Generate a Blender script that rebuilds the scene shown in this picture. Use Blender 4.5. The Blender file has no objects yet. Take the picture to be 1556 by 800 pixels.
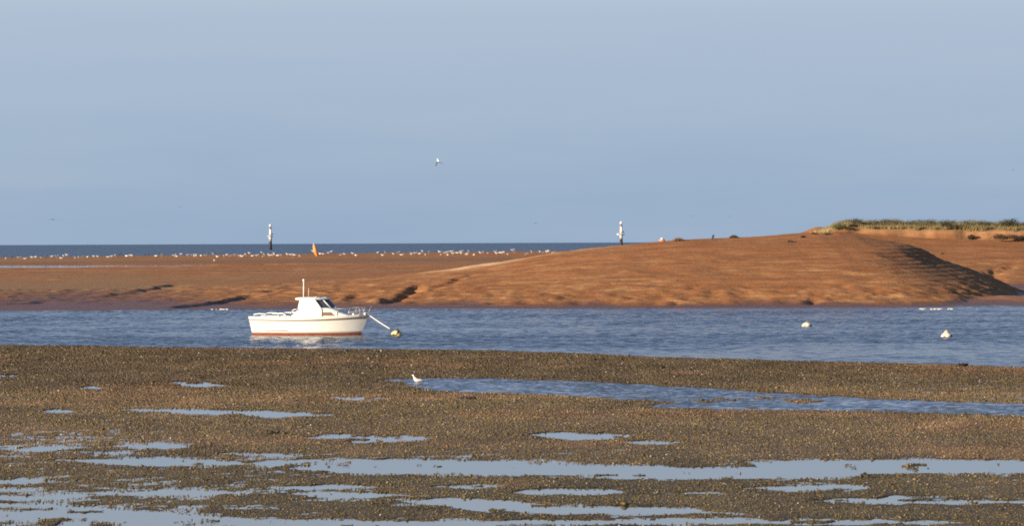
import bpy, bmesh, math, random
import numpy as np
from mathutils import Vector, Matrix, Euler

random.seed(7)
RNG = np.random.default_rng(7)
SC = bpy.context.scene
COL = SC.collection

# ------------------------------------------------------------------ camera
FPX, PW, PH, CAMZ, HORY, ROLL = 4400.0, 1556.0, 800.0, 5.0, 364.0, -0.0041
pitch = math.atan((PH / 2 - HORY) / FPX)
CR = (Euler((math.pi / 2 - pitch, 0, 0)).to_matrix() @ Matrix.Rotation(ROLL, 3, 'Z'))
cam = bpy.data.cameras.new('camera')
cam.lens = 36.0 * FPX / PW
cam.sensor_width = 36.0
cam.clip_start, cam.clip_end = 0.5, 60000.0
cam_o = bpy.data.objects.new('camera', cam)
COL.objects.link(cam_o)
M4 = CR.to_4x4(); M4.translation = Vector((0, 0, CAMZ))
cam_o.matrix_world = M4
SC.camera = cam_o

# ------------------------------------------------------------------ light
SUN_AZ, SUN_EL = math.radians(56), math.radians(14)      # sun stands behind the camera, to its left
sdir = Vector((-math.sin(SUN_AZ) * math.cos(SUN_EL), -math.cos(SUN_AZ) * math.cos(SUN_EL), math.sin(SUN_EL)))
sun = bpy.data.lights.new('sun', 'SUN')
sun.energy, sun.angle, sun.color = 5.0, math.radians(0.5), (1.0, 0.84, 0.64)
sun_o = bpy.data.objects.new('sun', sun)
COL.objects.link(sun_o)
sun_o.rotation_euler = sdir.to_track_quat('Z', 'Y').to_euler()

world = bpy.data.worlds.new('World'); SC.world = world; world.use_nodes = True
nt = world.node_tree; bg = nt.nodes['Background']
sky = nt.nodes.new('ShaderNodeTexSky'); sky.sky_type = 'NISHITA'; sky.sun_disc = False
sky.sun_elevation = SUN_EL; sky.sun_rotation = math.pi + SUN_AZ
sky.dust_density = 0.6; sky.ozone_density = 2.0
BGS = 0.055
tc = nt.nodes.new('ShaderNodeTexCoord')
sep = nt.nodes.new('ShaderNodeSeparateXYZ'); nt.links.new(tc.outputs['Generated'], sep.inputs[0])
# thin high veil: pale blue low band, paler and greyer higher up; band above frame brightened for pool reflections; then the open sky
ramp = nt.nodes.new('ShaderNodeValToRGB')
mr = nt.nodes.new('ShaderNodeMapRange'); mr.inputs['From Min'].default_value = -0.01; mr.inputs['From Max'].default_value = 0.30
nt.links.new(sep.outputs['Z'], mr.inputs['Value']); nt.links.new(mr.outputs[0], ramp.inputs[0])
def lowsky(r, g, b):      # the colour in radiance, divided by strength and exposure
    return (r / (2 * BGS), g / (2 * BGS), b / (2 * BGS), 1)
cr = ramp.color_ramp
cr.elements[0].position = 0.0;  cr.elements[0].color = lowsky(.305, .415, .57)
cr.elements[1].position = 1.0;  cr.elements[1].color = lowsky(.11, .21, .52)
for p, c in ((.08, (.325, .435, .585)), (.20, (.385, .49, .63)), (.28, (.425, .52, .655)), (.33, (.49, .59, .71)), (.39, (.50, .60, .72)), (.47, (.27, .39, .61)), (.60, (.135, .245, .56))):
    e = cr.elements.new(p); e.color = lowsky(*c)
mp = nt.nodes.new('ShaderNodeMapping'); mp.inputs['Scale'].default_value = (5, 5, 40)
nt.links.new(tc.outputs['Generated'], mp.inputs[0])
nz = nt.nodes.new('ShaderNodeTexNoise'); nz.inputs['Scale'].default_value = 1.6; nz.inputs['Detail'].default_value = 4; nz.inputs['Roughness'].default_value = .55
nt.links.new(mp.outputs[0], nz.inputs['Vector'])
vr = nt.nodes.new('ShaderNodeMapRange'); vr.inputs['From Min'].default_value = .40; vr.inputs['From Max'].default_value = .72
vr.inputs['To Max'].default_value = .22
nt.links.new(nz.outputs['Fac'], vr.inputs['Value'])
veil = nt.nodes.new('ShaderNodeMix'); veil.data_type = 'RGBA'
nt.links.new(vr.outputs[0], veil.inputs[0]); nt.links.new(ramp.outputs[0], veil.inputs[6]); veil.inputs[7].default_value = lowsky(.47, .55, .64)
blend = nt.nodes.new('ShaderNodeMapRange'); blend.interpolation_type = 'SMOOTHSTEP'
blend.inputs['From Min'].default_value = .14; blend.inputs['From Max'].default_value = .42
nt.links.new(sep.outputs['Z'], blend.inputs['Value'])
mx = nt.nodes.new('ShaderNodeMix'); mx.data_type = 'RGBA'
nt.links.new(blend.outputs[0], mx.inputs[0]); nt.links.new(veil.outputs[2], mx.inputs[6]); nt.links.new(sky.outputs[0], mx.inputs[7])
nt.links.new(mx.outputs[2], bg.inputs['Color']); bg.inputs['Strength'].default_value = BGS

SC.view_settings.view_transform = 'Standard'; SC.view_settings.look = 'None'
SC.view_settings.gamma = 1; SC.view_settings.exposure = 1.0; SC.view_settings.use_curve_mapping = False
SC.render.engine = 'CYCLES'
SC.cycles.filter_width = 1.9
SC.cycles.max_bounces = 6; SC.cycles.use_denoising = False
SC.cycles.sample_clamp_indirect = 6

# ------------------------------------------------------------------ helpers
CRn = np.array(CR)
def ray(px, py):
    d = CR @ Vector(((px - PW / 2) / FPX, (PH / 2 - py) / FPX, -1))
    return d.normalized()
def on_plane(px, py, z=0.0):
    d = ray(px, py); t = (z - CAMZ) / d.z
    return Vector((0, 0, CAMZ)) + d * t
def at_dist(px, py, y):
    d = ray(px, py); return Vector((0, 0, CAMZ)) + d * (y / d.y)
def project(x, y, z):
    v = np.stack([x, y, z - CAMZ], -1) @ CRn
    return PW / 2 + FPX * v[..., 0] / -v[..., 2], PH / 2 - FPX * v[..., 1] / -v[..., 2]

def _h(ix, iy, s):
    n = (ix.astype(np.int64) * 374761393 + iy.astype(np.int64) * 668265263 + s * 1442695041) & 0x7fffffff
    n = ((n ^ (n >> 13)) * 1274126177) & 0x7fffffff
    return ((n ^ (n >> 16)) & 0xffffff) / float(0xffffff)
def vn(x, y, s=0):
    x = np.asarray(x, float); y = np.asarray(y, float)
    ix, iy = np.floor(x), np.floor(y); fx, fy = x - ix, y - iy
    fx = fx * fx * (3 - 2 * fx); fy = fy * fy * (3 - 2 * fy)
    a = _h(ix, iy, s); b = _h(ix + 1, iy, s); c = _h(ix, iy + 1, s); d = _h(ix + 1, iy + 1, s)
    return (a * (1 - fx) + b * fx) * (1 - fy) + (c * (1 - fx) + d * fx) * fy
def fbm(x, y, s=0, o=4):
    v = 0; a = .5; t = 0
    for k in range(o):
        v = v + a * vn(x * 2 ** k + 17 * k, y * 2 ** k - 9 * k, s + k); t += a; a *= .5
    return v / t
def sstep(a, b, x):
    t = np.clip((x - a) / (b - a), 0, 1); return t * t * (3 - 2 * t)
def smin(a, b, k):
    h = np.clip(.5 + .5 * (b - a) / k, 0, 1); return b * (1 - h) + a * h - k * h * (1 - h)
def smax(a, b, k): return -smin(-a, -b, k)

def tag(o, label=None, cat=None, group=None, kind=None):
    if label: o['label'] = label
    if cat: o['category'] = cat
    if group: o['group'] = group
    if kind: o['kind'] = kind
    return o
def link_mesh(name, me, mat=None, parent=None, smooth=False):
    if mat is not None:
        for m in (mat if isinstance(mat, (list, tuple)) else [mat]): me.materials.append(m)
    if smooth:
        me.polygons.foreach_set('use_smooth', [True] * len(me.polygons))
    o = bpy.data.objects.new(name, me); COL.objects.link(o)
    if parent is not None: o.parent = parent
    return o
def np_mesh(name, verts, faces):
    me = bpy.data.meshes.new(name)
    verts = np.ascontiguousarray(verts, dtype=np.float32); faces = np.ascontiguousarray(faces, dtype=np.int32)
    k = faces.shape[1]
    me.vertices.add(len(verts)); me.vertices.foreach_set('co', verts.ravel())
    me.loops.add(faces.size); me.loops.foreach_set('vertex_index', faces.ravel())
    me.polygons.add(len(faces))
    me.polygons.foreach_set('loop_start', np.arange(0, faces.size, k, dtype=np.int32))
    me.polygons.foreach_set('loop_total', np.full(len(faces), k, dtype=np.int32))
    me.update(calc_edges=True); me.validate()
    return me
def set_col(me, name, col):
    a = me.color_attributes.new(name, 'FLOAT_COLOR', 'POINT')
    c = np.ones((len(me.vertices), 4), np.float32); c[:, :3] = col
    a.data.foreach_set('color', c.ravel())
def grid_faces(nx, ny):
    i = np.arange(nx * ny).reshape(ny, nx)
    return np.stack([i[:-1, :-1], i[:-1, 1:], i[1:, 1:], i[1:, :-1]], -1).reshape(-1, 4)
def empty(name, loc, rz=0, **k):
    o = bpy.data.objects.new(name, None); COL.objects.link(o)
    o.empty_display_size = .3
    o.location = loc; o.rotation_euler = (0, 0, rz)
    return tag(o, **k)
def copy_tree(o, parent=None):
    c = o.copy(); COL.objects.link(c)
    if parent is not None: c.parent = parent
    for ch in list(o.children): copy_tree(ch, c)
    return c
def from_bm(name, bm, mat, parent=None, smooth=True):
    bmesh.ops.recalc_face_normals(bm, faces=bm.faces)
    me = bpy.data.meshes.new(name); bm.to_mesh(me); bm.free()
    return link_mesh(name, me, mat, parent, smooth)
def bm_tube(bm, pts, r, n=8):
    pts = [Vector(p) for p in pts]; rs = r if isinstance(r, (list, tuple)) else [r] * len(pts)
    rings = []
    for i, p in enumerate(pts):
        t = (pts[min(i + 1, len(pts) - 1)] - pts[max(i - 1, 0)]).normalized()
        u = t.cross(Vector((0, 0, 1)) if abs(t.z) < .9 else Vector((1, 0, 0))).normalized(); v = t.cross(u)
        rings.append([bm.verts.new(p + (u * math.cos(a) + v * math.sin(a)) * rs[i]) for a in [2 * math.pi * k / n for k in range(n)]])
    for a, b in zip(rings, rings[1:]):
        for k in range(n): bm.faces.new((a[k], a[(k + 1) % n], b[(k + 1) % n], b[k]))
    bm.faces.new(rings[0]); bm.faces.new(rings[-1])
def bm_lathe(bm, prof, n=24, c=(0, 0)):
    rings = []
    for r, z in prof:
        if r < 1e-5: rings.append([bm.verts.new((c[0], c[1], z))])
        else: rings.append([bm.verts.new((c[0] + r * math.cos(2 * math.pi * k / n), c[1] + r * math.sin(2 * math.pi * k / n), z)) for k in range(n)])
    for a, b in zip(rings, rings[1:]):
        if len(a) == 1 and len(b) == 1: continue
        for k in range(n):
            if len(a) == 1: bm.faces.new((a[0], b[k], b[(k + 1) % n]))
            elif len(b) == 1: bm.faces.new((a[k], a[(k + 1) % n], b[0]))
            else: bm.faces.new((a[k], a[(k + 1) % n], b[(k + 1) % n], b[k]))
    for e in (rings[0], rings[-1]):
        if len(e) > 1: bm.faces.new(e)
def bm_loft(bm, rings, closed=True, caps=True):
    vs = [[bm.verts.new(p) for p in r] for r in rings]
    n = len(vs[0])
    for a, b in zip(vs, vs[1:]):
        for k in range(n if closed else n - 1):
            bm.faces.new((a[k], a[(k + 1) % n], b[(k + 1) % n], b[k]))
    if caps and closed: bm.faces.new(vs[0]); bm.faces.new(vs[-1])
    return vs
def bm_box(bm, c, s, rot=None, bev=0):
    r = bmesh.ops.create_cube(bm, size=1)
    m = Matrix.Translation(c) @ (rot.to_4x4() if rot else Matrix.Identity(4)) @ Matrix.Diagonal((*s, 1))
    bmesh.ops.transform(bm, matrix=m, verts=r['verts'])
    if bev:
        es = list({e for v in r['verts'] for e in v.link_edges})
        bmesh.ops.bevel(bm, geom=es, offset=bev, segments=2, affect='EDGES')
def bm_ball(bm, c, s, sub=2):
    r = bmesh.ops.create_icosphere(bm, subdivisions=sub, radius=1)
    bmesh.ops.transform(bm, matrix=Matrix.Translation(c) @ Matrix.Diagonal((*s, 1)), verts=r['verts'])
    return r['verts']

# ------------------------------------------------------------------ materials
def mat(name, col, rough=.6, metal=0, spec=.5, var=0, vscale=8, bump=0, bscale=40, col2=None):
    m = bpy.data.materials.new(name); m.use_nodes = True
    n = m.node_tree; p = n.nodes['Principled BSDF']
    p.inputs['Base Color'].default_value = (*col, 1); p.inputs['Roughness'].default_value = rough
    p.inputs['Metallic'].default_value = metal; p.inputs['Specular IOR Level'].default_value = spec
    t = n.nodes.new('ShaderNodeTexCoord')
    if var or col2:
        z = n.nodes.new('ShaderNodeTexNoise'); z.inputs['Scale'].default_value = vscale; z.inputs['Detail'].default_value = 5
        n.links.new(t.outputs['Object'], z.inputs['Vector'])
        r = n.nodes.new('ShaderNodeMapRange'); r.inputs['From Min'].default_value = .35; r.inputs['From Max'].default_value = .68
        n.links.new(z.outputs['Fac'], r.inputs['Value'])
        k = n.nodes.new('ShaderNodeMix'); k.data_type = 'RGBA'
        n.links.new(r.outputs[0], k.inputs[0])
        k.inputs[6].default_value = (*col, 1)
        k.inputs[7].default_value = (*(col2 or [c * (1 - var) for c in col]), 1)
        n.links.new(k.outputs[2], p.inputs['Base Color'])
    if bump:
        z = n.nodes.new('ShaderNodeTexNoise'); z.inputs['Scale'].default_value = bscale; z.inputs['Detail'].default_value = 4
        n.links.new(t.outputs['Object'], z.inputs['Vector'])
        b = n.nodes.new('ShaderNodeBump'); b.inputs['Strength'].default_value = bump; b.inputs['Distance'].default_value = .02
        n.links.new(z.outputs['Fac'], b.inputs['Height']); n.links.new(b.outputs[0], p.inputs['Normal'])
    return m
def attr_mat(name, rough=.7, spec=.3, attr='Col'):
    m = bpy.data.materials.new(name); m.use_nodes = True
    n = m.node_tree; p = n.nodes['Principled BSDF']
    a = n.nodes.new('ShaderNodeAttribute'); a.attribute_name = attr
    n.links.new(a.outputs['Color'], p.inputs['Base Color'])
    p.inputs['Roughness'].default_value = rough; p.inputs['Specular IOR Level'].default_value = spec
    return m
def water_mat(name, col, rough, layers, ruffle=None, spec=.5):
    """layers: (scale xyz, noise scale, distance, detail)"""
    m = bpy.data.materials.new(name); m.use_nodes = True
    n = m.node_tree; p = n.nodes['Principled BSDF']
    p.inputs['Base Color'].default_value = (*col, 1); p.inputs['Roughness'].default_value = rough
    p.inputs['IOR'].default_value = 1.33; p.inputs['Specular IOR Level'].default_value = spec
    t = n.nodes.new('ShaderNodeTexCoord')
    prev = None
    if ruffle:
        at = n.nodes.new('ShaderNodeAttribute'); at.attribute_name = 'Ruffle'
    else:
        # gusts: large patches of stronger and weaker ripple
        mp0 = n.nodes.new('ShaderNodeMapping'); mp0.inputs['Scale'].default_value = (.02, .10, 1)
        n.links.new(t.outputs['Object'], mp0.inputs[0])
        g = n.nodes.new('ShaderNodeTexNoise'); g.inputs['Scale'].default_value = 1.5; g.inputs['Detail'].default_value = 5
        n.links.new(mp0.outputs[0], g.inputs['Vector'])
        gr = n.nodes.new('ShaderNodeMapRange'); gr.inputs['From Min'].default_value = .33; gr.inputs['From Max'].default_value = .66
        gr.inputs['To Min'].default_value = .55; gr.inputs['To Max'].default_value = 1.0
        n.links.new(g.outputs['Fac'], gr.inputs['Value'])
    for sc_, ns, dist, det in layers:
        mp_ = n.nodes.new('ShaderNodeMapping'); mp_.inputs['Scale'].default_value = sc_
        n.links.new(t.outputs['Object'], mp_.inputs[0])
        z = n.nodes.new('ShaderNodeTexNoise'); z.inputs['Scale'].default_value = ns; z.inputs['Detail'].default_value = det
        n.links.new(mp_.outputs[0], z.inputs['Vector'])
        b = n.nodes.new('ShaderNodeBump'); b.inputs['Distance'].default_value = dist
        n.links.new((at.outputs['Fac'] if ruffle else gr.outputs[0]), b.inputs['Strength'])
        n.links.new(z.outputs['Fac'], b.inputs['Height'])
        if prev: n.links.new(prev.outputs[0], b.inputs['Normal'])
        prev = b
    n.links.new(prev.outputs[0], p.inputs['Normal'])
    return m

# ------------------------------------------------------------------ far sand: heights
CX = np.array([-30, -20, -14, -10.3, -6.3, -.5, 4.2, 7.1, 9.6, 12.9, 15.8, 19.8, 23.3, 26.8, 30.2, 33, 35.5, 40, 60, 90])
CZ = np.array([.75, 1.15, 1.5, 1.85, 2.3, 3.09, 3.88, 4.22, 4.44, 4.745, 4.94, 5.09, 5.23, 5.33, 5.12, 4.75, 4.25, 3.7, 3.0, 2.5])
FX = np.array([0, 20, 28, 32, 36, 38.6, 44, 48.8, 61, 80, 200]); FZ = np.array([2.5, 4.0, 4.9, 5.25, 5.55, 5.72, 5.2, 4.9, 4.5, 4.3, 4])
BY = np.array([150, 209, 213, 230, 262, 300, 345, 385, 410, 440, 470, 520, 600]); BZ = np.array([-1.5, -.05, .12, .33, .72, 1.2, 2.0, 2.02, 2.55, 2.9, 2.9, -.8, -3])
GULLIES = []
def front(x, y):
    C = np.interp(x, CX, CZ); t = (y - 209 - .8 * (fbm(x / 6, y * 0 + 3, 5) - .5)) / 46
    tt = np.clip(t, -.4, 1)
    g = np.where(tt > 0, tt * 1.0 + .28 * tt * (1 - tt), tt)
    return C, g, t
def base_height(x, y):
    x = np.asarray(x, float); y = np.asarray(y, float)
    crest = np.interp(x, [-120, -78, -38, 7, 40, 200], [2.1, 2.42, 2.75, 3.05, 3.1, 3.1])
    b = np.interp(y, BY, BZ); B = np.where(b > 0, b * crest / 2.9, b) + .10 * (fbm(x / 22, y / 9, 11) - .5) * sstep(212, 240, y) * (1 - sstep(430, 470, y) * .5)
    B = np.where((y > 352) & (y < 382), np.minimum(B, B * 0 + B), B)
    C, g, t = front(x, y)
    Z345 = np.interp(x, FX, FZ)
    u = np.clip((y - 255) / 90, 0, 1)
    back = np.where(x < 24, C - (y - 255) * .035, C + (Z345 - C) * u)
    back = C - (y - 255) * .035 + sstep(20, 27, x) * ((Z345 - C) * u + (y - 255) * .035)
    P = np.where(t < 1, C * g, 0) ; P = np.where(y < 255, P, np.where(y >= 255, back, P))
    rg = .10 * (fbm(x / 3.5, y / 2.5, 21) - .5) * sstep(209, 214, y)
    E = .45 * (40.6 - x + .25 * np.minimum(y - 235, 20) - .08 * np.maximum(0, y - 255)) + .10 * (fbm(x / 3, y / 3, 31) - .5)
    Mnd = smin(P, E, 2.5 - 2.2 * sstep(3.3, 4.6, np.minimum(P, E)))
    # strata: the bank is cut in low level terraces, strongest towards its steep end
    amp = (.008 + .024 * sstep(16, 30, x)) * sstep(.25, .8, Mnd) * (1 - sstep(4.6, 5.1, Mnd)) * (.3 + 1.4 * vn(Mnd * 2.6 + 2 * fbm(x / 12, y / 12, 43), x / 12, 45))
    ph = 2 * np.pi * Mnd / .30 + 7 * fbm(x / 12, y / 12, 41)
    Mnd = Mnd + amp * np.sin(ph) + rg * (1 - .6 * sstep(3, 5, Mnd))
    foot = sstep(.05, .3, Mnd) * (1 - sstep(.8, 2.0, Mnd))
    Mnd = Mnd + foot * .34 * (fbm(x / 1.0, y / 1.6, 51) - .5) + .16 * sstep(.3, .8, Mnd) * (1 - sstep(3.5, 4.8, Mnd)) * (fbm(x / 2.2 + y / 9, y / 3.5, 53) - .5)
    R = np.interp(y, [150, 205, 255, 280, 300, 320, 345, 346], [-1.5, -.7, -.4, -.1, .35, 2.0, 1, 1])
    tR = np.clip((y - 320) / 25, 0, 1)
    R = np.where(y > 320, 2.0 + (Z345 - 2.0) * tR ** .9, R) + .22 * (fbm(x / 5, y / 4, 61) - .5)
    R = np.where(x > 28, R, -1.5 + (R + 1.5) * sstep(22, 30, x))
    R = np.where(y > 345, np.where(x > 30, Z345, R), R) - sstep(375, 420, y) * 8
    S = np.where((x > 26) & (y < 240), .48 * sstep(208, 222, y) * (1 - sstep(226, 238, y)) - .06, -1) + .16 * (fbm(x / 1.6, y / 2, 71) - .5)
    # dune behind: low scarp and a flat top for the marram
    wob = 1.6 * (fbm(x / 3.2, y * 0, 81, 3) - .5)
    d_ = sstep(345.5 + wob, 347.6 + wob, y) * sstep(37.8, 40.2, x)
    D = Z345 + (.78 + .24 * sstep(38, 48, x) + .34 * sstep(44, 60, x)) * d_ + .30 * (fbm(x / 4, y / 4, 91) - .5) * d_
    D = np.where((y > 344) & (x > 35), D - sstep(380, 440, y) * 7, -2)
    z = np.maximum(np.maximum(B * (1 - sstep(26, 34, x) * sstep(330, 250, y)) - 2.2 * sstep(26, 34, x) * (1 - sstep(250, 330, y)), R), np.maximum(S, D))
    return smax(z, Mnd, .12)
def seg_field(x, y, P):
    best = np.full(x.shape, 1e9); side = np.zeros(x.shape); along = np.zeros(x.shape); L = 0
    for (ax, ay), (bx, by) in zip(P, P[1:]):
        dx, dy = bx - ax, by - ay; l = math.hypot(dx, dy)
        t = np.clip(((x - ax) * dx + (y - ay) * dy) / (l * l), 0, 1)
        qx, qy = x - ax - t * dx, y - ay - t * dy; d = np.hypot(qx, qy)
        c = (dx * qy - dy * qx)
        m = d < best
        best = np.where(m, d, best); side = np.where(m, np.sign(c), side); along = np.where(m, L + t * l, along); L += l
    return best, side, along / L
def height(x, y):
    x = np.asarray(x, float); y = np.asarray(y, float)
    z = base_height(x, y)
    for P, dep, wl, wr in GULLIES:
        xs = [p[0] for p in P]; ys = [p[1] for p in P]
        m = (x > min(xs) - 8) & (x < max(xs) + 8) & (y > min(ys) - 8) & (y < max(ys) + 8)
        if not m.any(): continue
        xx = x[m] + 1.4 * (fbm(x[m] / 1.8, y[m] / 3.5, 101) - .5); yy = y[m]
        d, s, al = seg_field(xx, yy, P)
        w = np.where(s > 0, wl * .9, wr * .6)
        k = np.exp(-(d / w) ** 2) * sstep(0, .12, al) * (1 - sstep(.85, 1, al)) * (.35 + 1.1 * vn(al * 9, al * 0 + 1, 7))
        lip = .35 * np.exp(-((d - wl * 2.2) / (wl * 2)) ** 2) * (s > 0) * sstep(0, .15, al) * (1 - sstep(.8, 1, al))
        z[m] = z[m] - .85 * dep * k + .4 * dep * lip
    return z
def hit(px, py, lo=200.0, hi=560.0, f=None):
    d = ray(px, py); ys = np.linspace(lo, hi, 2400)
    xs = d.x / d.y * ys; zr = CAMZ + d.z / d.y * ys
    zt = (f or height)(xs, ys); b = np.nonzero(zr <= zt)[0]
    i = b[0] if len(b) else int(np.argmax((zt - CAMZ) / ys))
    return Vector((xs[i], ys[i], zt[i]))
for pl, dep, wl, wr in (
        ([(-6, 463), (45, 461), (112, 456)], .22, .35, 1.6),
        ([(135, 453), (200, 445), (272, 431)], .30, .35, 2.0),
        ([(250, 469.5), (300, 464), (345, 457.5), (372, 450), (392, 446)], .50, .30, 1.3),
        ([(395, 446), (420, 441), (450, 434)], .16, .3, .9),
        ([(575, 463), (600, 456), (612, 450), (626, 442), (640, 431)], .55, .35, 1.3),
        ([(500, 457), (521, 451)], .30, .3, .8), ([(528, 457), (545, 450)], .15, .3, .8),
        ([(648, 444), (668, 436), (694, 424), (716, 416)], .26, .3, .9),
        ([(940, 462), (960, 451)], .18, .3, .8), ([(1045, 441), (1056, 433)], .22, .25, .6), ([(1020, 466), (1036, 458)], .2, .3, .8),
        ([(1218, 464), (1232, 455)], .3, .3, .7),
        ([(1494, 418), (1508, 410), (1514, 404)], .7, .5, 2.0), ([(1515, 412), (1545, 405)], .3, .4, 1.5)):
    GULLIES.append(([tuple(hit(a, b, f=base_height)[:2]) for a, b in pl], dep, wl, wr))
GULLIES.append(([(-83, 316), (-80, 324), (-76, 328)], .25, .4, 2)); GULLIES.append(([(-72, 325), (-70, 331)], .14, .4, 2))

def sand_material():
    m = bpy.data.materials.new('red sand'); m.use_nodes = True
    n = m.node_tree; p = n.nodes['Principled BSDF']; L = n.links
    t = n.nodes.new('ShaderNodeTexCoord')
    def noise(sc_, s, det=5, rough=.55):
        mp_ = n.nodes.new('ShaderNodeMapping'); mp_.inputs['Scale'].default_value = sc_; L.new(t.outputs['Object'], mp_.inputs[0])
        z = n.nodes.new('ShaderNodeTexNoise'); z.inputs['Scale'].default_value = s; z.inputs['Detail'].default_value = det; z.inputs['Roughness'].default_value = rough
        L.new(mp_.outputs[0], z.inputs['Vector']); return z.outputs['Fac']
    def rng(v, a, b, c=0., d=1.):
        r = n.nodes.new('ShaderNodeMapRange'); r.inputs['From Min'].default_value = a; r.inputs['From Max'].default_value = b
        r.inputs['To Min'].default_value = c; r.inputs['To Max'].default_value = d; L.new(v, r.inputs['Value']); return r.outputs[0]
    def mix(f, a, b):
        k = n.nodes.new('ShaderNodeMix'); k.data_type = 'RGBA'; L.new(f, k.inputs[0])
        for i, c in ((6, a), (7, b)):
            if isinstance(c, tuple): k.inputs[i].default_value = (*c, 1)
            else: L.new(c, k.inputs[i])
        return k.outputs[2]
    at = n.nodes.new('ShaderNodeAttribute'); at.attribute_name = 'Kind'   # r: wet, g: dry pale, b: silty flat
    sp = n.nodes.new('ShaderNodeSeparateColor'); L.new(at.outputs['Color'], sp.inputs[0])
    c = mix(rng(noise((.12, .5, 1.0), 1.0), .38, .64), (.33, .130, .042), (.24, .092, .032))
    streak = rng(noise((.10, .35, 4.0), 2.2, 6, .7), .55, .72, 0, .8)
    c = mix(streak, c, (.52, .31, .14))
    blot = rng(noise((.8, .4, 2.0), 1.3, 4, .6), .50, .74, 0, .35)
    c = mix(blot, c, (.44, .225, .090))
    dk = rng(noise((1.0, .5, 3.0), 1.5, 4, .65), .56, .74, 0, .45)
    c = mix(dk, c, (.21, .085, .038))
    # scattered shell hash and dried crust, thickest on the lower half of the bank
    hz = n.nodes.new('ShaderNodeSeparateXYZ'); L.new(t.outputs['Object'], hz.inputs[0])
    low = rng(hz.outputs['Z'], 4.2, 1.6, .12, 1.0)
    hash_ = rng(noise((.30, .22, 2.2), 1.8, 6, .68), .47, .66, 0, .75)
    pat = rng(noise((.05, .11, .6), 1.6, 4, .6), .44, .60, .12, 1.0)
    m0 = n.nodes.new('ShaderNodeMath'); m0.operation = 'MULTIPLY'; L.new(pat, m0.inputs[0]); L.new(hash_, m0.inputs[1]); hash_ = m0.outputs[0]
    mul = n.nodes.new('ShaderNodeMath'); mul.operation = 'MULTIPLY'; L.new(low, mul.inputs[0]); L.new(hash_, mul.inputs[1])
    c = mix(mul.outputs[0], c, (.54, .32, .14))
    damp = rng(noise((.07, .16, .8), 2.0, 5, .6), .50, .66, 0, .42)
    c = mix(damp, c, (.20, .078, .028))
    c = mix(sp.outputs[2], c, (.255, .145, .072))
    c = mix(sp.outputs[1], c, (.62, .40, .22))
    c = mix(sp.outputs[0], c, (.15, .072, .048))
    zz = n.nodes.new('ShaderNodeSeparateXYZ'); L.new(t.outputs['Object'], zz.inputs[0])
    L.new(c, p.inputs['Base Color'])
    rr = rng(sp.outputs[0], 0, 1, .92, .45); L.new(rr, p.inputs['Roughness']); p.inputs['Specular IOR Level'].default_value = .25
    b = n.nodes.new('ShaderNodeBump'); b.inputs['Strength'].default_value = .45; b.inputs['Distance'].default_value = .14
    L.new(noise((1.2, .7, 1.5), 2.2, 6, .65), b.inputs['Height']); L.new(b.outputs[0], p.inputs['Normal'])
    return m
def axis(*parts):
    return np.concatenate([np.arange(a, b, s) for a, b, s in parts])
gx = axis((-140, -62, 1.0), (-62, 64, .24), (64, 130, 1.0)); gy = axis((196, 206, 1), (206, 268, .17), (268, 350, .5), (350, 480, .8), (480, 620, 5))
X, Y = np.meshgrid(gx, gy); Z = height(X, Y)
# hollow for the long shallow puddle on the left sandbar
lp = ((X + 62) / 42) ** 2
pud = (np.abs(Y - (366 + 8 * (fbm(X / 14, Y * 0, 3) - .5))) < 12 * np.clip(1 - lp, 0, 1) ** .5 * (.55 + .9 * vn(X / 7, Y * 0, 9)))
Z = Z - .10 * pud
wet = np.clip((1 - sstep(.10, .50, Z + .4 * (fbm(X / 3, Y / 3, 4) - .5))) + .75 * np.exp(-((X + 36) / 12) ** 2) * (1 - sstep(.5, .9, Z)) * (Y < 262), 0, 1)
wet = np.clip(wet + .5 * sstep(383, 388, Y) * (1 - sstep(400, 412, Y)) * (X < 0) * .6, 0, 1)
ridge = np.exp(-((Y - 256 - 1.5 * np.sin(X / 3)) / 2.6) ** 2) * sstep(-9, -5, X) * (1 - sstep(6, 12, X))
dry = np.clip(1.3 * ridge * (.5 + .8 * vn(X / 3, Y / 1.5, 5)), 0, 1)
dry = np.maximum(dry, .22 * sstep(345.5, 346.6, Y) * (1 - sstep(349, 352, Y)) * (X > 36))
silt = .4 * sstep(-8, -26, X) * (Y < 330) * sstep(.4, .6, fbm(X / 9, Y / 6, 79)) + .85 * sstep(-22, -42, X) * sstep(.35, .6, Z) * (1 - sstep(1.1, 1.6, Z)) * sstep(.42, .55, fbm(X / 14, Y / 7, 77)) \
     + .7 * sstep(1.9, 2.2, Z) * (X < 12) * (Y > 330) * (1 - sstep(2.35, 2.6, Z))
V = np.stack([X, Y, Z], -1).reshape(-1, 3)
me = np_mesh('sandbank', V, grid_faces(len(gx), len(gy)))
set_col(me, 'Kind', np.stack([wet, dry, np.clip(silt, 0, 1)], -1).reshape(-1, 3))
tag(link_mesh('sandbank', me, sand_material(), smooth=True), kind='structure')

# long shallow puddle lying on the sandbar
pv = []
xs_ = np.linspace(-108, -14, 90)
zp = float(np.median(Z[pud])) + .085 if pud.any() else 1.9
me = np_mesh('puddle_water', np.array([(-112, 350, zp), (-16, 350, zp), (-16, 383, zp), (-112, 383, zp)]), np.array([[0, 1, 2, 3]]))
pool_still = water_mat('still water', (.05, .055, .06), .04, [((1, 1, 1), 3.0, .002, 2)])
tag(link_mesh('puddle_water', me, pool_still), kind='structure')

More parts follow.
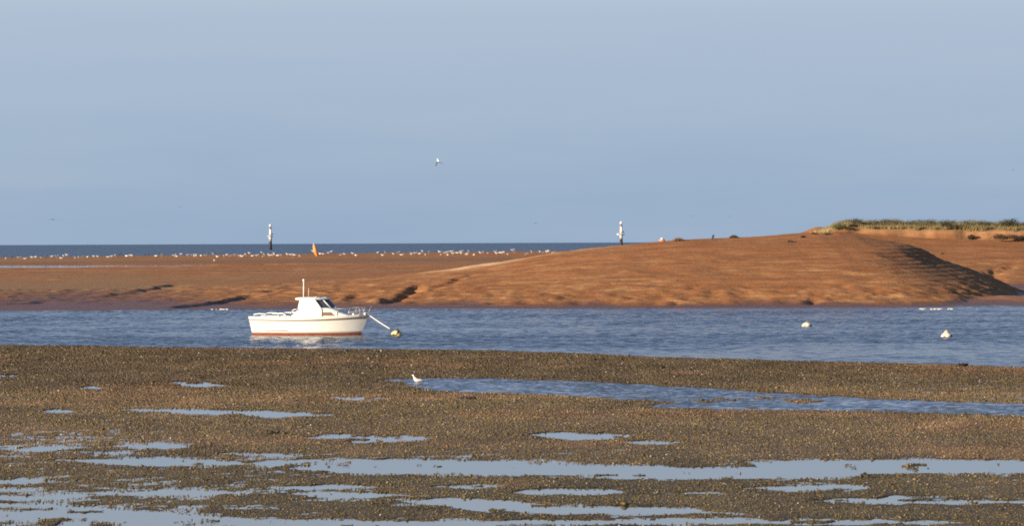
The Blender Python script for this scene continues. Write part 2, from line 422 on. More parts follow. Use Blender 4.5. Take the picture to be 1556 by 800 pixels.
# ------------------------------------------------------------------ channel and sea
W_ch = water_mat('channel water', (.030, .040, .052), .12,
                 [((3.0, 2.0, 1), 2.2, .012, 3)])
def waves(x, y, lx, ly, seed, o=3):
    # wind ripple: sharp little crests, longer across the wind than along it
    r = 1 - np.abs(2 * fbm(x / lx + .25 * y / ly, y / ly, seed, o) - 1)
    return r
wxs = axis((-400, -34, 6), (-34, 36, .16), (36, 406, 6)); wys = axis((60, 108, 4), (108, 150, .075), (150, 216, .11), (216, 330, 4))
AX, AY = np.meshgrid(wxs, wys)
gustw = .45 + 1.0 * fbm(AX / 16, AY / 5, 301, 3)
gustw = gustw * (1 - .45 * sstep(142, 126, AY + 6 * (fbm(AX / 20, AY / 6, 303) - .5)))
AZ = (.072 * (waves(AX, AY, 1.35, .52, 305) - .75) + .030 * (waves(AX, AY, .5, .26, 309, 2) - .75)) * gustw
me = np_mesh('channel_water', np.stack([AX, AY, AZ - .01], -1).reshape(-1, 3), grid_faces(len(wxs), len(wys)))
tag(link_mesh('channel_water', me, W_ch, smooth=True), kind='structure')
sy = np.concatenate([np.linspace(470, 2000, 40), np.linspace(2050, 9800, 60)]); sx = np.linspace(-1, 1, 41)
SX, SY = np.meshgrid(sx, sy); SX = SX * (400 + .5 * SY)
SZ = -(SX ** 2 + SY ** 2) / (2 * 6371000.0)
me = np_mesh('sea', np.stack([SX, SY, SZ], -1).reshape(-1, 3), grid_faces(len(sx), len(sy)))
W_sea = water_mat('sea water', (.022, .036, .055), .30, [((.12, .05, 1), 1.0, 2.2, 4), ((.5, .25, 1), 1.0, .9, 3)])
tag(link_mesh('sea', me, W_sea, smooth=True), kind='structure')

# ------------------------------------------------------------------ near mudflat with its pools
SHP = [(-60, 524), (0, 524.8), (378, 530), (500, 530.5), (738, 533), (900, 538.5), (1000, 543.5), (1212, 549), (1400, 553.5), (1556, 558.6), (1700, 563)]
shw = [on_plane(a, b, .05) for a, b in SHP]
SHX = np.array([-90] + [p.x for p in shw] + [60]); SHY = np.array([142] + [p.y for p in shw] + [92])
POLYS = {   # outlines of the larger pools, ruffled by wind or still
 'A': ([(583, 578), (612, 576.5), (640, 576.5), (700, 576), (760, 577), (850, 580), (930, 583), (1010, 588), (1100, 593), (1180, 599), (1250, 603), (1330, 608), (1430, 611), (1570, 615),
        (1570, 634), (1400, 629), (1250, 626), (1100, 624), (1000, 622), (975, 617), (1040, 615), (1000, 611), (940, 609.5), (880, 604), (800, 601), (700, 598), (650, 593), (622, 585)], 1.0),
 'J': ([(372, 706), (430, 700), (600, 698.5), (760, 701), (900, 707), (1060, 710.5), (1150, 711), (1128, 702), (1250, 700), (1400, 698), (1580, 700), (1580, 722), (1400, 721), (1250, 728), (1050, 732), (880, 727), (700, 724), (520, 720), (420, 712)], .35),
 'Q': ([(-30, 763), (60, 768), (150, 772), (200, 778), (300, 784), (450, 791), (640, 794), (800, 800), (800, 815), (-30, 815)], .1),
 'S': ([(605, 761), (700, 758), (760, 763), (850, 768), (990, 770), (1060, 775), (1135, 783), (1000, 785), (860, 783), (700, 778), (650, 770)], .1),
}
BANDS = [   # centre line and half height of the narrow pools and runnels
 ([(805, 661), (890, 664), (975, 663)], 4.2), ([(465, 666), (565, 667), (665, 666)], 4.2), ([(178, 624), (300, 627), (420, 631), (536, 633)], 3.4),
 ([(255, 583), (300, 585), (352, 587)], 3), ([(122, 591), (160, 591)], 1.6), ([(-20, 572), (42, 572)], 1.3), ([(56, 626), (118, 625)], 2.2),
 ([(500, 604), (540, 606), (596, 607)], 2.6), ([(70, 700), (160, 702), (280, 703), (400, 705)], 3.6), ([(170, 679), (230, 679), (294, 680)], 4.2),
 ([(-20, 681), (60, 682), (138, 680)], 4), ([(10, 692), (65, 692)], 1.2), ([(118, 689), (215, 689)], 1.6), ([(-20, 733), (30, 733), (76, 732)], 3.2),
 ([(-20, 757), (60, 756), (142, 755)], 5.5), ([(-20, 745), (60, 746)], 2.2), ([(140, 752), (260, 751), (400, 751)], 3), ([(400, 742), (580, 741)], 2.8), ([(430, 752), (640, 754)], 3),
 ([(780, 750), (960, 749)], 4.5), ([(560, 796), (800, 795), (1000, 793), (1200, 794), (1580, 797)], 3.2), ([(1236, 763), (1400, 762), (1580, 763)], 4.4), ([(1125, 744), (1335, 743)], 3),
 ([(945, 674), (1028, 674)], 2.2), ([(660, 742), (760, 741)], 2.2), ([(1010, 752), (1110, 752)], 1.8), ([(330, 690), (470, 694)], 2.0)]
def inside(px, py, P):
    r = np.zeros(px.shape, bool)
    for (ax, ay), (bx, by) in zip(P, P[1:] + P[:1]):
        c = (ay > py) != (by > py)
        with np.errstate(divide='ignore', invalid='ignore'):
            xi = (bx - ax) * (py - ay) / (by - ay) + ax
        r ^= c & (px < xi)
    return r
def pool_mask(x, y):
    """how deep the ground is hollowed at a spot: 0 ground, 1 pool"""
    px, py = project(x, y, np.full_like(x, .12))
    wx = 30 * (fbm(x / .9, y / 1.2, 201) - .5); s = (py - 364) / 300
    qs = 1; wy = s * (4.2 * (fbm(x / .45, y / .7, 203, 4) - .5) + 2.5 * (fbm(x / 2.2, y / 5, 205, 2) - .5))
    qx, qy = px + wx, py + wy
    m = np.zeros(px.shape); ruf = np.zeros(px.shape)
    for P, r in POLYS.values():
        i = inside(qx, qy, P); m = np.maximum(m, i); ruf = np.where(inside(px, py, [(a, b) for a, b in P]) | i, r, ruf)
    brk = fbm(x / 1.1, y / 1.3, 207, 3)
    for c, h in BANDS:
        cx = np.array([p[0] for p in c]); cy = np.array([p[1] for p in c])
        yy = np.interp(qx, cx, cy)
        taper = np.clip(np.minimum(qx - cx[0], cx[-1] - qx) / (.38 * (cx[-1] - cx[0])), 0, 1) ** .75
        m = np.maximum(m, (np.abs(qy - yy) < 1.45 * h * taper * (.5 + 1.0 * brk)) & (brk > .26))
    # weed and grit islands standing out of the water
    isl = (fbm(x / .40, y / 1.0, 211, 3) > .74) | ((fbm(x / 2.6, y / 1.1, 213, 3) > .715))
    A = (py < 640)
    m = m * (1 - (isl & ~A))
    for cx, cy, rx, ry in ((1090, 609, 36, 3.2), (1205, 611, 40, 2.6), (1160, 607, 20, 1.2), (20, 776, 75, 2.2), (60, 797, 110, 4)):
        e = ((qx - cx) / rx) ** 2 + ((qy - cy) / ry) ** 2
        m = m * (1 - ((e < 1) & (fbm(x / .4, y / 1.6, 215, 2) > .42)))
    return m, ruf
PX0, PX1 = -34, 34
mxs = np.arange(PX0, PX1, .085); mys = np.concatenate([np.arange(46, 92, .085), np.arange(92, 146, .13)])
X, Y = np.meshgrid(mxs, mys)
def mud_height(x, y, mask):
    sh = np.interp(x, SHX, SHY) + 1.0 * (fbm(x / 2.5, y * 0, 221) - .5)
    z = .05 + .087 * sstep(0, 5, sh - y) - .12 * np.clip(y - sh, 0, 4)
    rel = .030 * (fbm(x / .5, y / .5, 223, 3) - .5) + .030 * (fbm(x / 5, y / 9, 227, 2) - .5)
    return z + rel * sstep(-1, 3, sh - y) + .012 * (vn(x / .16, y / .16, 229) - .5) - .09 * mask
mask, ruf = pool_mask(X, Y)
Z = mud_height(X, Y, mask)
def mud_tone(x, y):
    # brown weed-covered ground far out, tan grit in the middle, green-brown close by
    n1 = fbm(x / 4, y / 7, 231); n2 = fbm(x / 1.2, y / 2.0, 233)
    far = sstep(92, 100, y + 6 * (n1 - .5)); near = 1 - sstep(60, 68, y + 10 * (n1 - .5))
    c = np.array([.130, .088, .043])[None] * (1 - far - near)[..., None].clip(0) + np.array([.084, .056, .027])[None] * far[..., None] + np.array([.112, .080, .034])[None] * near[..., None]
    pk = sstep(.55, .7, fbm(x / 6, y / 5, 235))[..., None] * np.array([[.035, .012, .006]])
    return 1.06 * (c + pk) * (.66 + .66 * n2)[..., None] * (.80 + .4 * fbm(x / 2.4, y / 5, 237))[..., None]
def mud_material():
    m = attr_mat('mussel mud', .62, .35); n = m.node_tree; p = n.nodes['Principled BSDF']; L = n.links
    a = [k for k in n.nodes if k.type == 'ATTRIBUTE'][0]
    t = n.nodes.new('ShaderNodeTexCoord')
    v = n.nodes.new('ShaderNodeTexVoronoi'); v.inputs['Scale'].default_value = 14; L.new(t.outputs['Object'], v.inputs['Vector'])
    r = n.nodes.new('ShaderNodeMapRange'); r.inputs['To Min'].default_value = .45; r.inputs['To Max'].default_value = 1.5
    sp = n.nodes.new('ShaderNodeSeparateColor'); L.new(v.outputs['Color'], sp.inputs[0]); L.new(sp.outputs[0], r.inputs['Value'])
    k = n.nodes.new('ShaderNodeVectorMath'); k.operation = 'MULTIPLY'; L.new(a.outputs['Color'], k.inputs[0]); L.new(r.outputs[0], k.inputs[1])
    L.new(k.outputs[0], p.inputs['Base Color'])
    b = n.nodes.new('ShaderNodeBump'); b.inputs['Strength'].default_value = .6; b.inputs['Distance'].default_value = .03
    L.new(v.outputs['Distance'], b.inputs['Height']); L.new(b.outputs[0], p.inputs['Normal'])
    return m
mudm = mud_material()
me = np_mesh('mudflat', np.stack([X, Y, Z], -1).reshape(-1, 3), grid_faces(len(mxs), len(mys)))
def blur(a, k):
    for ax in (0, 1):
        c_ = np.cumsum(np.pad(a, [(k + 1, k) if i == ax else (0, 0) for i in (0, 1)], mode='edge'), axis=ax)
        a = (np.take(c_, range(2 * k + 1, c_.shape[ax]), ax) - np.take(c_, range(0, c_.shape[ax] - 2 * k - 1), ax)) / (2 * k + 1)
    return a
damp = np.clip(3.0 * blur(blur(mask, 9), 5), 0, 1)       # soaked ground round the pools
shallow = -.014 * damp * (mask < .5) * sstep(.35, .6, fbm(X / .5, Y / .9, 281, 3))
_co = np.stack([X, Y, Z + shallow], -1).reshape(-1, 3).astype(np.float32); me.vertices.foreach_set('co', _co.ravel()); me.update()
set_col(me, 'Col', (mud_tone(X, Y) * (1 - .30 * damp)[..., None]).reshape(-1, 3))
tag(link_mesh('mudflat', me, mudm, smooth=True), kind='structure')
# the flat goes on under the viewer and to either side
g = np_mesh('ground', np.array([(-400, -120, .02), (400, -120, .02), (400, 50, .02), (-400, 50, .02)]), np.array([[0, 1, 2, 3]]))
set_col(g, 'Col', np.tile([.10, .078, .04], (4, 1))); tag(link_mesh('ground', g, mudm), kind='structure')
for nm, xx in (('ground', (-400, PX0)), ('ground', (PX1, 400))):
    xa = np.linspace(xx[0], xx[1], 60); ya = np.linspace(50, 150, 80); AX, AY = np.meshgrid(xa, ya)
    AZ = mud_height(AX, AY, AX * 0)
    g = np_mesh(nm, np.stack([AX, AY, AZ], -1).reshape(-1, 3), grid_faces(60, 80)); set_col(g, 'Col', mud_tone(AX, AY).reshape(-1, 3))
    tag(link_mesh(nm, g, mudm), kind='structure')
# pool water: one level sheet, seen wherever the mud dips below it
qx_ = np.arange(PX0, PX1, .5); qy_ = np.arange(46, 128, .35); AX, AY = np.meshgrid(qx_, qy_)
_, rf = pool_mask(AX, AY)
shq = np.interp(AX, SHX, SHY)
inA = (AY > 78.5) & (AX > -7)
AZ = np.where((AY < shq - 7) & ~inA, .1235, -.6)
me = np_mesh('pool_water', np.stack([AX, AY, AZ], -1).reshape(-1, 3), grid_faces(len(qx_), len(qy_)))
gust = .35 + .9 * fbm(AX / 2.5, AY / 5, 241)
ruffle = np.clip(.02 + rf * gust, 0, 1)
ruffle = np.where((rf > .3) & (rf < .5), .03 + .9 * sstep(66.4, 67.6, AY) * sstep(4, -1, AX) * sstep(-7, -4, AX), ruffle)
set_col(me, 'Ruffle', np.repeat(ruffle.reshape(-1, 1), 3, 1))
qx_ = np.arange(-7, 34, .09); qy_ = np.arange(78.3, 112, .06); AX, AY = np.meshgrid(qx_, qy_)
_, rf = pool_mask(AX, AY); shq = np.interp(AX, SHX, SHY)
gust = np.clip(rf * (.45 + 1.0 * fbm(AX / 2.5, AY / 5, 241)), 0, 1.2)
AZ = np.where(AY < shq - 7, .1235 + .075 * gust * (waves(AX, AY, .5, .22, 311) - .84), -.6)
meA = np_mesh('pool_water', np.stack([AX, AY, AZ], -1).reshape(-1, 3), grid_faces(len(qx_), len(qy_)))
set_col(meA, 'Ruffle', np.repeat(gust.reshape(-1, 1) * .4, 3, 1))
W_pool = water_mat('pool water', (.060, .060, .056), .02, [((2.0, 1.0, 1), 2.5, .035, 3), ((5, 3, 1), 3.0, .010, 2)], ruffle=True, spec=1.0)
tag(link_mesh('pool_water', me, W_pool), kind='structure')
tag(link_mesh('pool_water', meA, W_pool, smooth=True), kind='structure')

# shells, grit and weed littering the mud: far too many to count
OCT = np.array([(1, 0, 0), (-1, 0, 0), (0, 1, 0), (0, -1, 0), (0, 0, 1), (0, 0, -1)], float)
OCF = np.array([(0, 2, 4), (2, 1, 4), (1, 3, 4), (3, 0, 4), (2, 0, 5), (1, 2, 5), (3, 1, 5), (0, 3, 5)])
def scatter(name, n, size, flat, colf, wet=.12, rough=.6, spec=.4, lift=.2, clump=None):
    y = np.sqrt(RNG.uniform(47 ** 2, 139 ** 2, int(n * 3))); x = RNG.uniform(-1, 1, y.size) * (y * 0.192 + 2.0)
    sh = np.interp(x, SHX, SHY); k = y < sh - .3 + RNG.normal(0, .6, y.size); x, y = x[k], y[k]
    m_, _ = pool_mask(x, y)
    k = (m_ < .5) | (RNG.random(x.size) < wet * (fbm(x / .6, y / 1.5, 251) > .55))
    if clump is not None: k &= RNG.random(x.size) < clump(x, y)
    x, y, m_ = x[k][:n], y[k][:n], m_[k][:n]; n = len(x)
    z = mud_height(x, y, m_)
    s = size * np.exp(RNG.normal(0, .35, n)) * (.22 + y / 122)
    v = OCT[None] * RNG.uniform(.6, 1.3, (n, 6, 1))
    ang = RNG.uniform(0, 2 * np.pi, n); til = RNG.normal(0, .5, n)
    v = v * np.stack([np.ones(n), RNG.uniform(.5, 1, n), flat * RNG.uniform(.6, 1.5, n)], -1)[:, None]
    ct, st = np.cos(til)[:, None], np.sin(til)[:, None]
    vx, vz = v[..., 0] * ct + v[..., 2] * st, -v[..., 0] * st + v[..., 2] * ct
    ca, sa = np.cos(ang)[:, None], np.sin(ang)[:, None]
    v = np.stack([vx * ca - v[..., 1] * sa, vx * sa + v[..., 1] * ca, vz], -1) * s[:, None, None]
    v += np.stack([x, y, z + s * flat * lift], -1)[:, None]
    f = OCF[None] + 6 * np.arange(n)[:, None, None]
    me = np_mesh(name, v.reshape(-1, 3), f.reshape(-1, 3))
    set_col(me, 'Col', np.repeat(colf(x, y, n), 6, 0))
    return tag(link_mesh(name, me, attr_mat(name, rough, spec)), kind='stuff')
def c_weed(x, y, n):
    return mud_tone(x, y) * RNG.uniform(.45, 1.1, (n, 1)) * np.array([[.95, 1.0, .8]])
def c_grit(x, y, n):
    return mud_tone(x, y) * (.8 + 1.0 * RNG.random((n, 1)) ** 2) * (1 + RNG.normal(0, .08, (n, 3)))
def c_shell(x, y, n):
    return np.array([[.50, .43, .31]]) * RNG.uniform(.45, 1.25, (n, 1))
o = scatter('weed_litter', 170000, .030, .45, c_weed, lift=.3, clump=lambda x, y: sstep(.30, .55, fbm(x / .9, y / 2.0, 271, 3)) * .9 + .1); tag(o, 'dark brown weed and mussel clumps covering the mudflat', 'seaweed')
o = scatter('grit_litter', 170000, .024, .45, c_grit, lift=.3, clump=lambda x, y: sstep(.62, .40, fbm(x / .9, y / 2.0, 271, 3)) * .8 + .2); tag(o, 'tan stones and broken shell scattered over the mudflat', 'stones')
o = scatter('shell_litter', 16000, .016, .5, c_shell, rough=.5, lift=.8, clump=lambda x, y: np.clip(1.5 - y / 110, .25, 1))
tag(o, 'small pale shells scattered over the mudflat', 'shells')

# ------------------------------------------------------------------ boat
white = mat('white gelcoat', (.80, .77, .70), .30, var=.06, vscale=3)
white2 = mat('white painted cabin', (.82, .80, .76), .35)
red = mat('red antifouling', (.27, .060, .026), .6, var=.35, vscale=6)
tan_strip = mat('brown rubbing strake', (.20, .12, .06), .5)
steel = mat('stainless rail', (.40, .34, .29), .4, metal=.3)
railw = mat('white painted rail', (.80, .76, .70), .4)
glass = mat('dark tinted glass', (.085, .09, .115), .06, spec=.8)
glass_b = mat('brown tinted window', (.22, .15, .09), .2)
glass_p = mat('pale pane with painted light', (.62, .53, .46), .25)  # paleness of light through and off the glass put into the colour
dark = mat('dark fittings and recess shade', (.03, .028, .03), .7)
faint = mat('faded grey lettering', (.34, .30, .29), .5)
decks = mat('deck grey white', (.60, .60, .60), .6)

bp = on_plane(473.5, 509.2, 0)
def build_boat(loc, yaw):
    root = empty('cabin_cruiser', loc, yaw, label='white cabin cruiser with red waterline moored in the channel, bow to the right', cat='boat')
    LN = 6.29
    def hw(u): return 1.02 + .16 * math.sin(min(u / .45, 1) * math.pi / 2) if u < .45 else 1.18 * (1 - ((u - .45) / .55) ** 2.3)
    def sheer(u): return .93 + .0 * u - .04 * math.sin(math.pi * u * .9) + .13 * u ** 3
    def station(u, zs):
        r = []
        for z in zs:
            f = max(0.0, min(1.0, (z + .45) / (sheer(u) + .45)))
            rake = .42 * (1 - (z / sheer(u))) * u ** 6                 # raked stem
            xs = u * LN - rake + .14 * (1 - z / sheer(u)) * (1 - u) ** 8
            flare = (.62 + .38 * f ** .7) * (1 - (.34 * (1 - f)) * u ** 3)
            r.append((xs - LN / 2, hw(u) * flare, z))
        return r
    us = [1 - (1 - k / 36) ** 1.25 for k in range(37)]
    zb = [-.30, -.12, 0, .115]
    def both(bm, zfun):
        rings = []
        for u in us:
            p = station(u, zfun(u))
            rings.append([(x, -y, z) for x, y, z in reversed(p)] + [(x, y, z) for x, y, z in p])
        bm_loft(bm, rings, closed=False)
        return rings
    bm = bmesh.new(); rr = both(bm, lambda u: [.115 + (sheer(u) - .115) * k / 7 for k in range(8)])
    bm.faces.new([bm.verts.new(p) for p in rr[0]])
    hull = from_bm('hull', bm, white, root)
    bm = bmesh.new(); rb = both(bm, lambda u: zb)
    bm.faces.new([bm.verts.new(p) for p in rb[0]])
    from_bm('red_bottom', bm, red, root)
    bm = bmesh.new()
    rings = []
    for u in us:
        s = sheer(u); w = max(hw(u), .004)
        rings.append([(u * LN - LN / 2, -w * .985, s), (u * LN - LN / 2, -w * .5, s + .03), (u * LN - LN / 2, 0, s + .045), (u * LN - LN / 2, w * .5, s + .03), (u * LN - LN / 2, w * .985, s)])
    bm_loft(bm, rings, closed=False); from_bm('deck', bm, decks, root)
    for sgn in (-1, 1):
        bm = bmesh.new(); bm_tube(bm, [(u * LN - LN / 2, sgn * (hw(u) + .012), sheer(u) - .12 + .05 * u ** 3) for u in us], .026, 6); from_bm('rubbing_strake', bm, tan_strip, root)
        bm = bmesh.new(); bm_tube(bm, [(u * LN - LN / 2, sgn * (hw(u) - .03), sheer(u) + .02) for u in us], .04, 6); from_bm('toe_rail', bm, white, root)
    # cabin: X along the hull from the stern end
    X0 = -LN / 2
    def P(x, y, z): return (X0 + x, y, z)
    # low front cabin, narrowing to the bow
    prof = [(3.90, .86, 1.40), (4.20, .82, 1.40), (4.55, .74, 1.36), (4.80, .66, 1.26), (5.05, .55, 1.14), (5.35, .40, 1.02)]
    bm = bmesh.new()
    bm_loft(bm, [[P(x, -w, .90), P(x, -w * .97, z - .06), P(x, -w * .85, z), P(x, 0, z + .035), P(x, w * .85, z), P(x, w * .97, z - .06), P(x, w, .90)] for x, w, z in prof])
    trunk = from_bm('front_cabin', bm, white2, root, smooth=False)
    for sgn in (-1, 1):
        q = [(4.00, .88, 1.03), (4.08, .87, 1.22), (4.44, .795, 1.22), (4.60, .755, 1.03)]
        bm = bmesh.new(); f = [bm.verts.new(P(x, sgn * (w + .006), z)) for x, w, z in q]; b = [bm.verts.new(P(x, sgn * (w - .03), z)) for x, w, z in q]
        bm.faces.new(f); bm.faces.new(b)
        for k in range(4): bm.faces.new((f[k], f[(k + 1) % 4], b[(k + 1) % 4], b[k]))
        from_bm('window', bm, glass_b, trunk, False)
    bm = bmesh.new(); bm_box(bm, P(4.35, 0, 1.45), (.42, .5, .05), bev=.015); from_bm('hatch', bm, white2, trunk, False)
    # wheelhouse sides
    sidep = [(2.25, 1.00), (2.50, 1.14), (2.66, 1.31), (2.70, 1.55), (2.76, 1.84), (3.50, 1.86), (3.98, 1.38), (3.98, .92), (2.25, .92)]
    def sy_(z): return .93 - .12 * max(0, z - .95)
    for sgn in (-1, 1):
        bm = bmesh.new()
        a = [bm.verts.new(P(x, sgn * sy_(z), z)) for x, z in sidep]; b = [bm.verts.new(P(x, sgn * (sy_(z) - .05), z)) for x, z in sidep]
        bm.faces.new(a); bm.faces.new(b)
        for k in range(len(a)): bm.faces.new((a[k], a[(k + 1) % len(a)], b[(k + 1) % len(a)], b[k]))
        wh = from_bm('wheelhouse_side', bm, white2, root, False)
        q = [(3.26, 1.47), (3.31, 1.76), (3.44, 1.76), (3.66, 1.47)]
        bm = bmesh.new(); f = [bm.verts.new(P(x, sgn * (sy_(z) + .005), z)) for x, z in q]; b = [bm.verts.new(P(x, sgn * (sy_(z) - .055), z)) for x, z in q]
        bm.faces.new(f); bm.faces.new(b)
        for k in range(4): bm.faces.new((f[k], f[(k + 1) % 4], b[(k + 1) % 4], b[k]))
        from_bm('side_window', bm, glass_p, wh, False)
    # aft bulkhead, with a dark panel painting the shade of an open door
    bm = bmesh.new(); bm_box(bm, P(2.80, 0, 1.38), (.04, 1.66, .92)); from_bm('aft_bulkhead', bm, white2, root, False)
    bm = bmesh.new(); bm_box(bm, P(2.775, .1, 1.35), (.03, .6, .80)); from_bm('doorway_shade', bm, dark, root, False)
    # roof, a cambered slab with a lip aft
    def topc(t): return (3.56 + .60 * math.cos(t * math.pi / 2) ** .9, .80 * t)
    outline = []
    ts = [k / 8 - 1 for k in range(17)]
    front_ = [(3.58 + .58 * (1 - abs(t) ** 2.2), .84 * t) for t in ts]
    outl = [(2.52, -.80), (2.90, -.85)] + front_ + [(2.90, .85), (2.52, .80)]
    bm = bmesh.new()
    r1 = [P(x, y, 1.86 + .02 * (x < 2.6)) for x, y in outl]; r2 = [P(x, y * .99, 1.91 + .03 * (x < 2.6)) for x, y in outl]
    r3 = [P(3.15 + (x - 3.15) * .86, y * .8, 1.985 - .02 * (x > 3.9)) for x, y in outl]
    bm_loft(bm, [r1, r2, r3]); roof = from_bm('roof', bm, white2, root, False)
    bm = bmesh.new(); bm_box(bm, P(3.56, 0, 1.985), (.10, 1.2, .05), bev=.02); from_bm('roof_rail', bm, railw, roof)
    # raked wrap-round windscreen: three panes between white pillars
    bt = [(-.86, 3.98), (-.52, 4.42), (0, 4.60), (.52, 4.42), (.86, 3.98)]; tp = [(-.80, 3.52), (-.48, 3.92), (0, 4.08), (.48, 3.92), (.80, 3.52)]
    bm = bmesh.new()
    bm_loft(bm, [[P(x, y, 1.385) for y, x in bt], [P(x, y, 1.865) for y, x in tp]], closed=False)
    ws = from_bm('windscreen', bm, glass, root, False)
    for i in range(5):
        if i == 2: continue
        bm = bmesh.new(); bm_tube(bm, [P(bt[i][1] + .01, bt[i][0] * 1.005, 1.37), P(tp[i][1] + .01, tp[i][0] * 1.005, 1.87)], .052 if i in (0, 4) else .022, 6)
        from_bm('pillar', bm, white2, ws)
    bm = bmesh.new(); bm_tube(bm, [P(x + .02, y * 1.01, 1.40) for y, x in bt], .028, 6); from_bm('sill', bm, white2, ws)
    # rails
    def rail(name, pts, r, m, parent=root):
        bm = bmesh.new(); bm_tube(bm, [P(*p) for p in pts], r, 7); return from_bm(name, bm, m, parent)
    for sgn in (-1, 1):
        rail('stern_rail', [(.22, sgn * .95, .92), (.28, sgn * .95, 1.10), (.55, sgn * .97, 1.13), (.90, sgn * 1.0, 1.12), (1.02, sgn * 1.02, .95)], .026, railw)
        rail('cockpit_rail', [(1.30, sgn * 1.02, .95), (1.31, sgn * 1.02, 1.14), (1.92, sgn * 1.06, 1.15), (2.06, sgn * 1.07, 1.05), (2.10, sgn * 1.07, .95)], .034, railw)
        rail('grab_rail', [(2.25, sgn * .97, .98), (2.36, sgn * .97, 1.22), (2.48, sgn * .96, 1.34), (2.72, sgn * .93, 1.37)], .030, railw)
    pul = rail('pulpit', [(4.65, -.80, 1.37), (5.35, -.62, 1.42), (5.85, -.36, 1.44), (6.20, -.06, 1.46), (6.28, .0, 1.46), (6.20, .06, 1.46), (5.85, .36, 1.44), (5.35, .62, 1.42), (4.65, .80, 1.37)], .012, steel)
    rail('lower_rail', [(5.35, -.62, 1.20), (5.85, -.36, 1.22), (6.22, 0, 1.26), (5.85, .36, 1.22), (5.35, .62, 1.20)], .013, steel, pul)
    for x0, w0, x1, w1 in ((5.33, .62, 5.47, .58), (5.85, .34, 6.02, .25), (5.95, .3, 5.86, .35), (6.18, .04, 6.44, .0)):
        for sgn in ((-1, 1) if w1 else (1,)):
            rail('stanchion', [(x0, sgn * w0, 1.0), (x1, sgn * w1, 1.46 if w1 else 1.52)], .013, steel, pul)
    rail('stanchion', [(4.65, -.80, .98), (4.65, -.80, 1.37)], .015, steel, pul); rail('stanchion', [(4.65, .80, .98), (4.65, .80, 1.37)], .015, steel, pul)
    bm = bmesh.new(); bm_ball(bm, P(5.58, -.38, 1.10), (.075, .075, .085)); from_bm('fender', bm, white, root)
    bm = bmesh.new(); bm_ball(bm, P(6.13, -.12, 1.11), (.07, .06, .08)); from_bm('bow_fitting', bm, white, root)
    bm = bmesh.new(); bm_box(bm, P(6.26, 0, 1.02), (.26, .16, .07), bev=.02); from_bm('bow_roller', bm, dark, root, False)
    # mast with a ball on top, and a thin whip aerial
    m_ = rail('mast', [(2.74, -.1, 1.90), (2.755, -.1, 2.84)], .026, railw); bm = bmesh.new(); bm_ball(bm, P(2.752, -.1, 2.89), (.062, .062, .062)); from_bm('masthead_lamp', bm, white, m_)
    rail('aerial', [(2.88, .3, 1.92), (2.90, .3, 2.48)], .009, railw)
    # weathered name, worn past reading
    bm = bmesh.new()
    for i, (a, b, c, d) in enumerate(((.68, .60, .75, .70), (.80, .62, .84, .56), (.90, .66, 1.02, .69), (1.06, .64, 1.10, .58), (1.14, .66, 1.20, .60), (1.24, .60, 1.34, .56))):
        yv = -(hw(.16) * .957 + .02)
        bm_tube(bm, [P(a, yv, b), P((a + c) / 2, yv, (b + d) / 2 + .02), P(c, yv, d)], .012, 4)
    from_bm('worn_lettering', bm, faint, hull)
    bm = bmesh.new(); bm_tube(bm, [P(.2, -(hw(.03) * .885), .28), P(1.0, -(hw(.15) * .915), .25), P(2.2, -(hw(.35) * .925), .25)], .010, 4); from_bm('spray_line', bm, faint, hull)
    return root
YAW = math.radians(-14)
boat = build_boat((bp.x, bp.y, 0), YAW)

# ------------------------------------------------------------------ mooring buoys and the rope
buoy_y = mat('weathered cream buoy', (.66, .56, .30), .45, col2=(.50, .40, .18), vscale=5)
buoy_w = mat('weathered white buoy', (.74, .68, .52), .45, col2=(.60, .50, .32), vscale=5)
weed_shade_m = mat('dark weed and painted shade', (.035, .028, .018), .8, var=.4, vscale=12, bump=.6)
galv = mat('galvanised steel', (.30, .29, .27), .5, metal=.6)
def buoy(loc, m, r, label, tilt=0.0, weedy=.06):  # weedy lifts the dark skirt on the right, painting in the shaded side
    root = empty('mooring_buoy', loc, label=label, cat='buoy', group='mooring buoys in the channel')
    bm = bmesh.new()
    n = 14
    bm_lathe(bm, [(0, -.55 * r)] + [(r * math.cos(a), r * .94 * math.sin(a) + .06) for a in [(-math.pi / 5 + (math.pi / 2 + math.pi / 5) * k / n) for k in range(n)]] + [(0, r * .94 + .06)], 28)
    bmesh.ops.transform(bm, matrix=Matrix.Rotation(tilt, 4, 'Y'), verts=bm.verts)
    from_bm('float', bm, m, root)
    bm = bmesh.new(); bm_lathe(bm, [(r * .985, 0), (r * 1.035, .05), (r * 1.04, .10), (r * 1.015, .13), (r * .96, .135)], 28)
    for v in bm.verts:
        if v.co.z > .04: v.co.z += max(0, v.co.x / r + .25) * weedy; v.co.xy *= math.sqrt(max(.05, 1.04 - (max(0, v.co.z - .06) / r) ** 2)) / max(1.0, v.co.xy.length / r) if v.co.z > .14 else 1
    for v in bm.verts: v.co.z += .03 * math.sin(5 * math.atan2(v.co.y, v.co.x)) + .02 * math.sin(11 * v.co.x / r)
    from_bm('weed_shade_skirt', bm, weed_shade_m, root)
    bm = bmesh.new(); bm_tube(bm, [(.07 * math.cos(a), 0, r + .05 + .08 * math.sin(a)) for a in [math.pi * k / 8 for k in range(9)]], .014, 6)
    bmesh.ops.transform(bm, matrix=Matrix.Rotation(tilt, 4, 'Y'), verts=bm.verts)
    from_bm('ring', bm, galv, root)
    return root
b1 = on_plane(602.5, 510.6); b2 = on_plane(1226, 496); b3 = on_plane(1438.5, 512)
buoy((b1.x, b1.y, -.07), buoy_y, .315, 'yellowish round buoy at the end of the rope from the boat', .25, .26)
buoy((b2.x, b2.y, -.14), buoy_w, .315, 'cream white round buoy with smooth dome, farther up the channel of the right pair', .15)
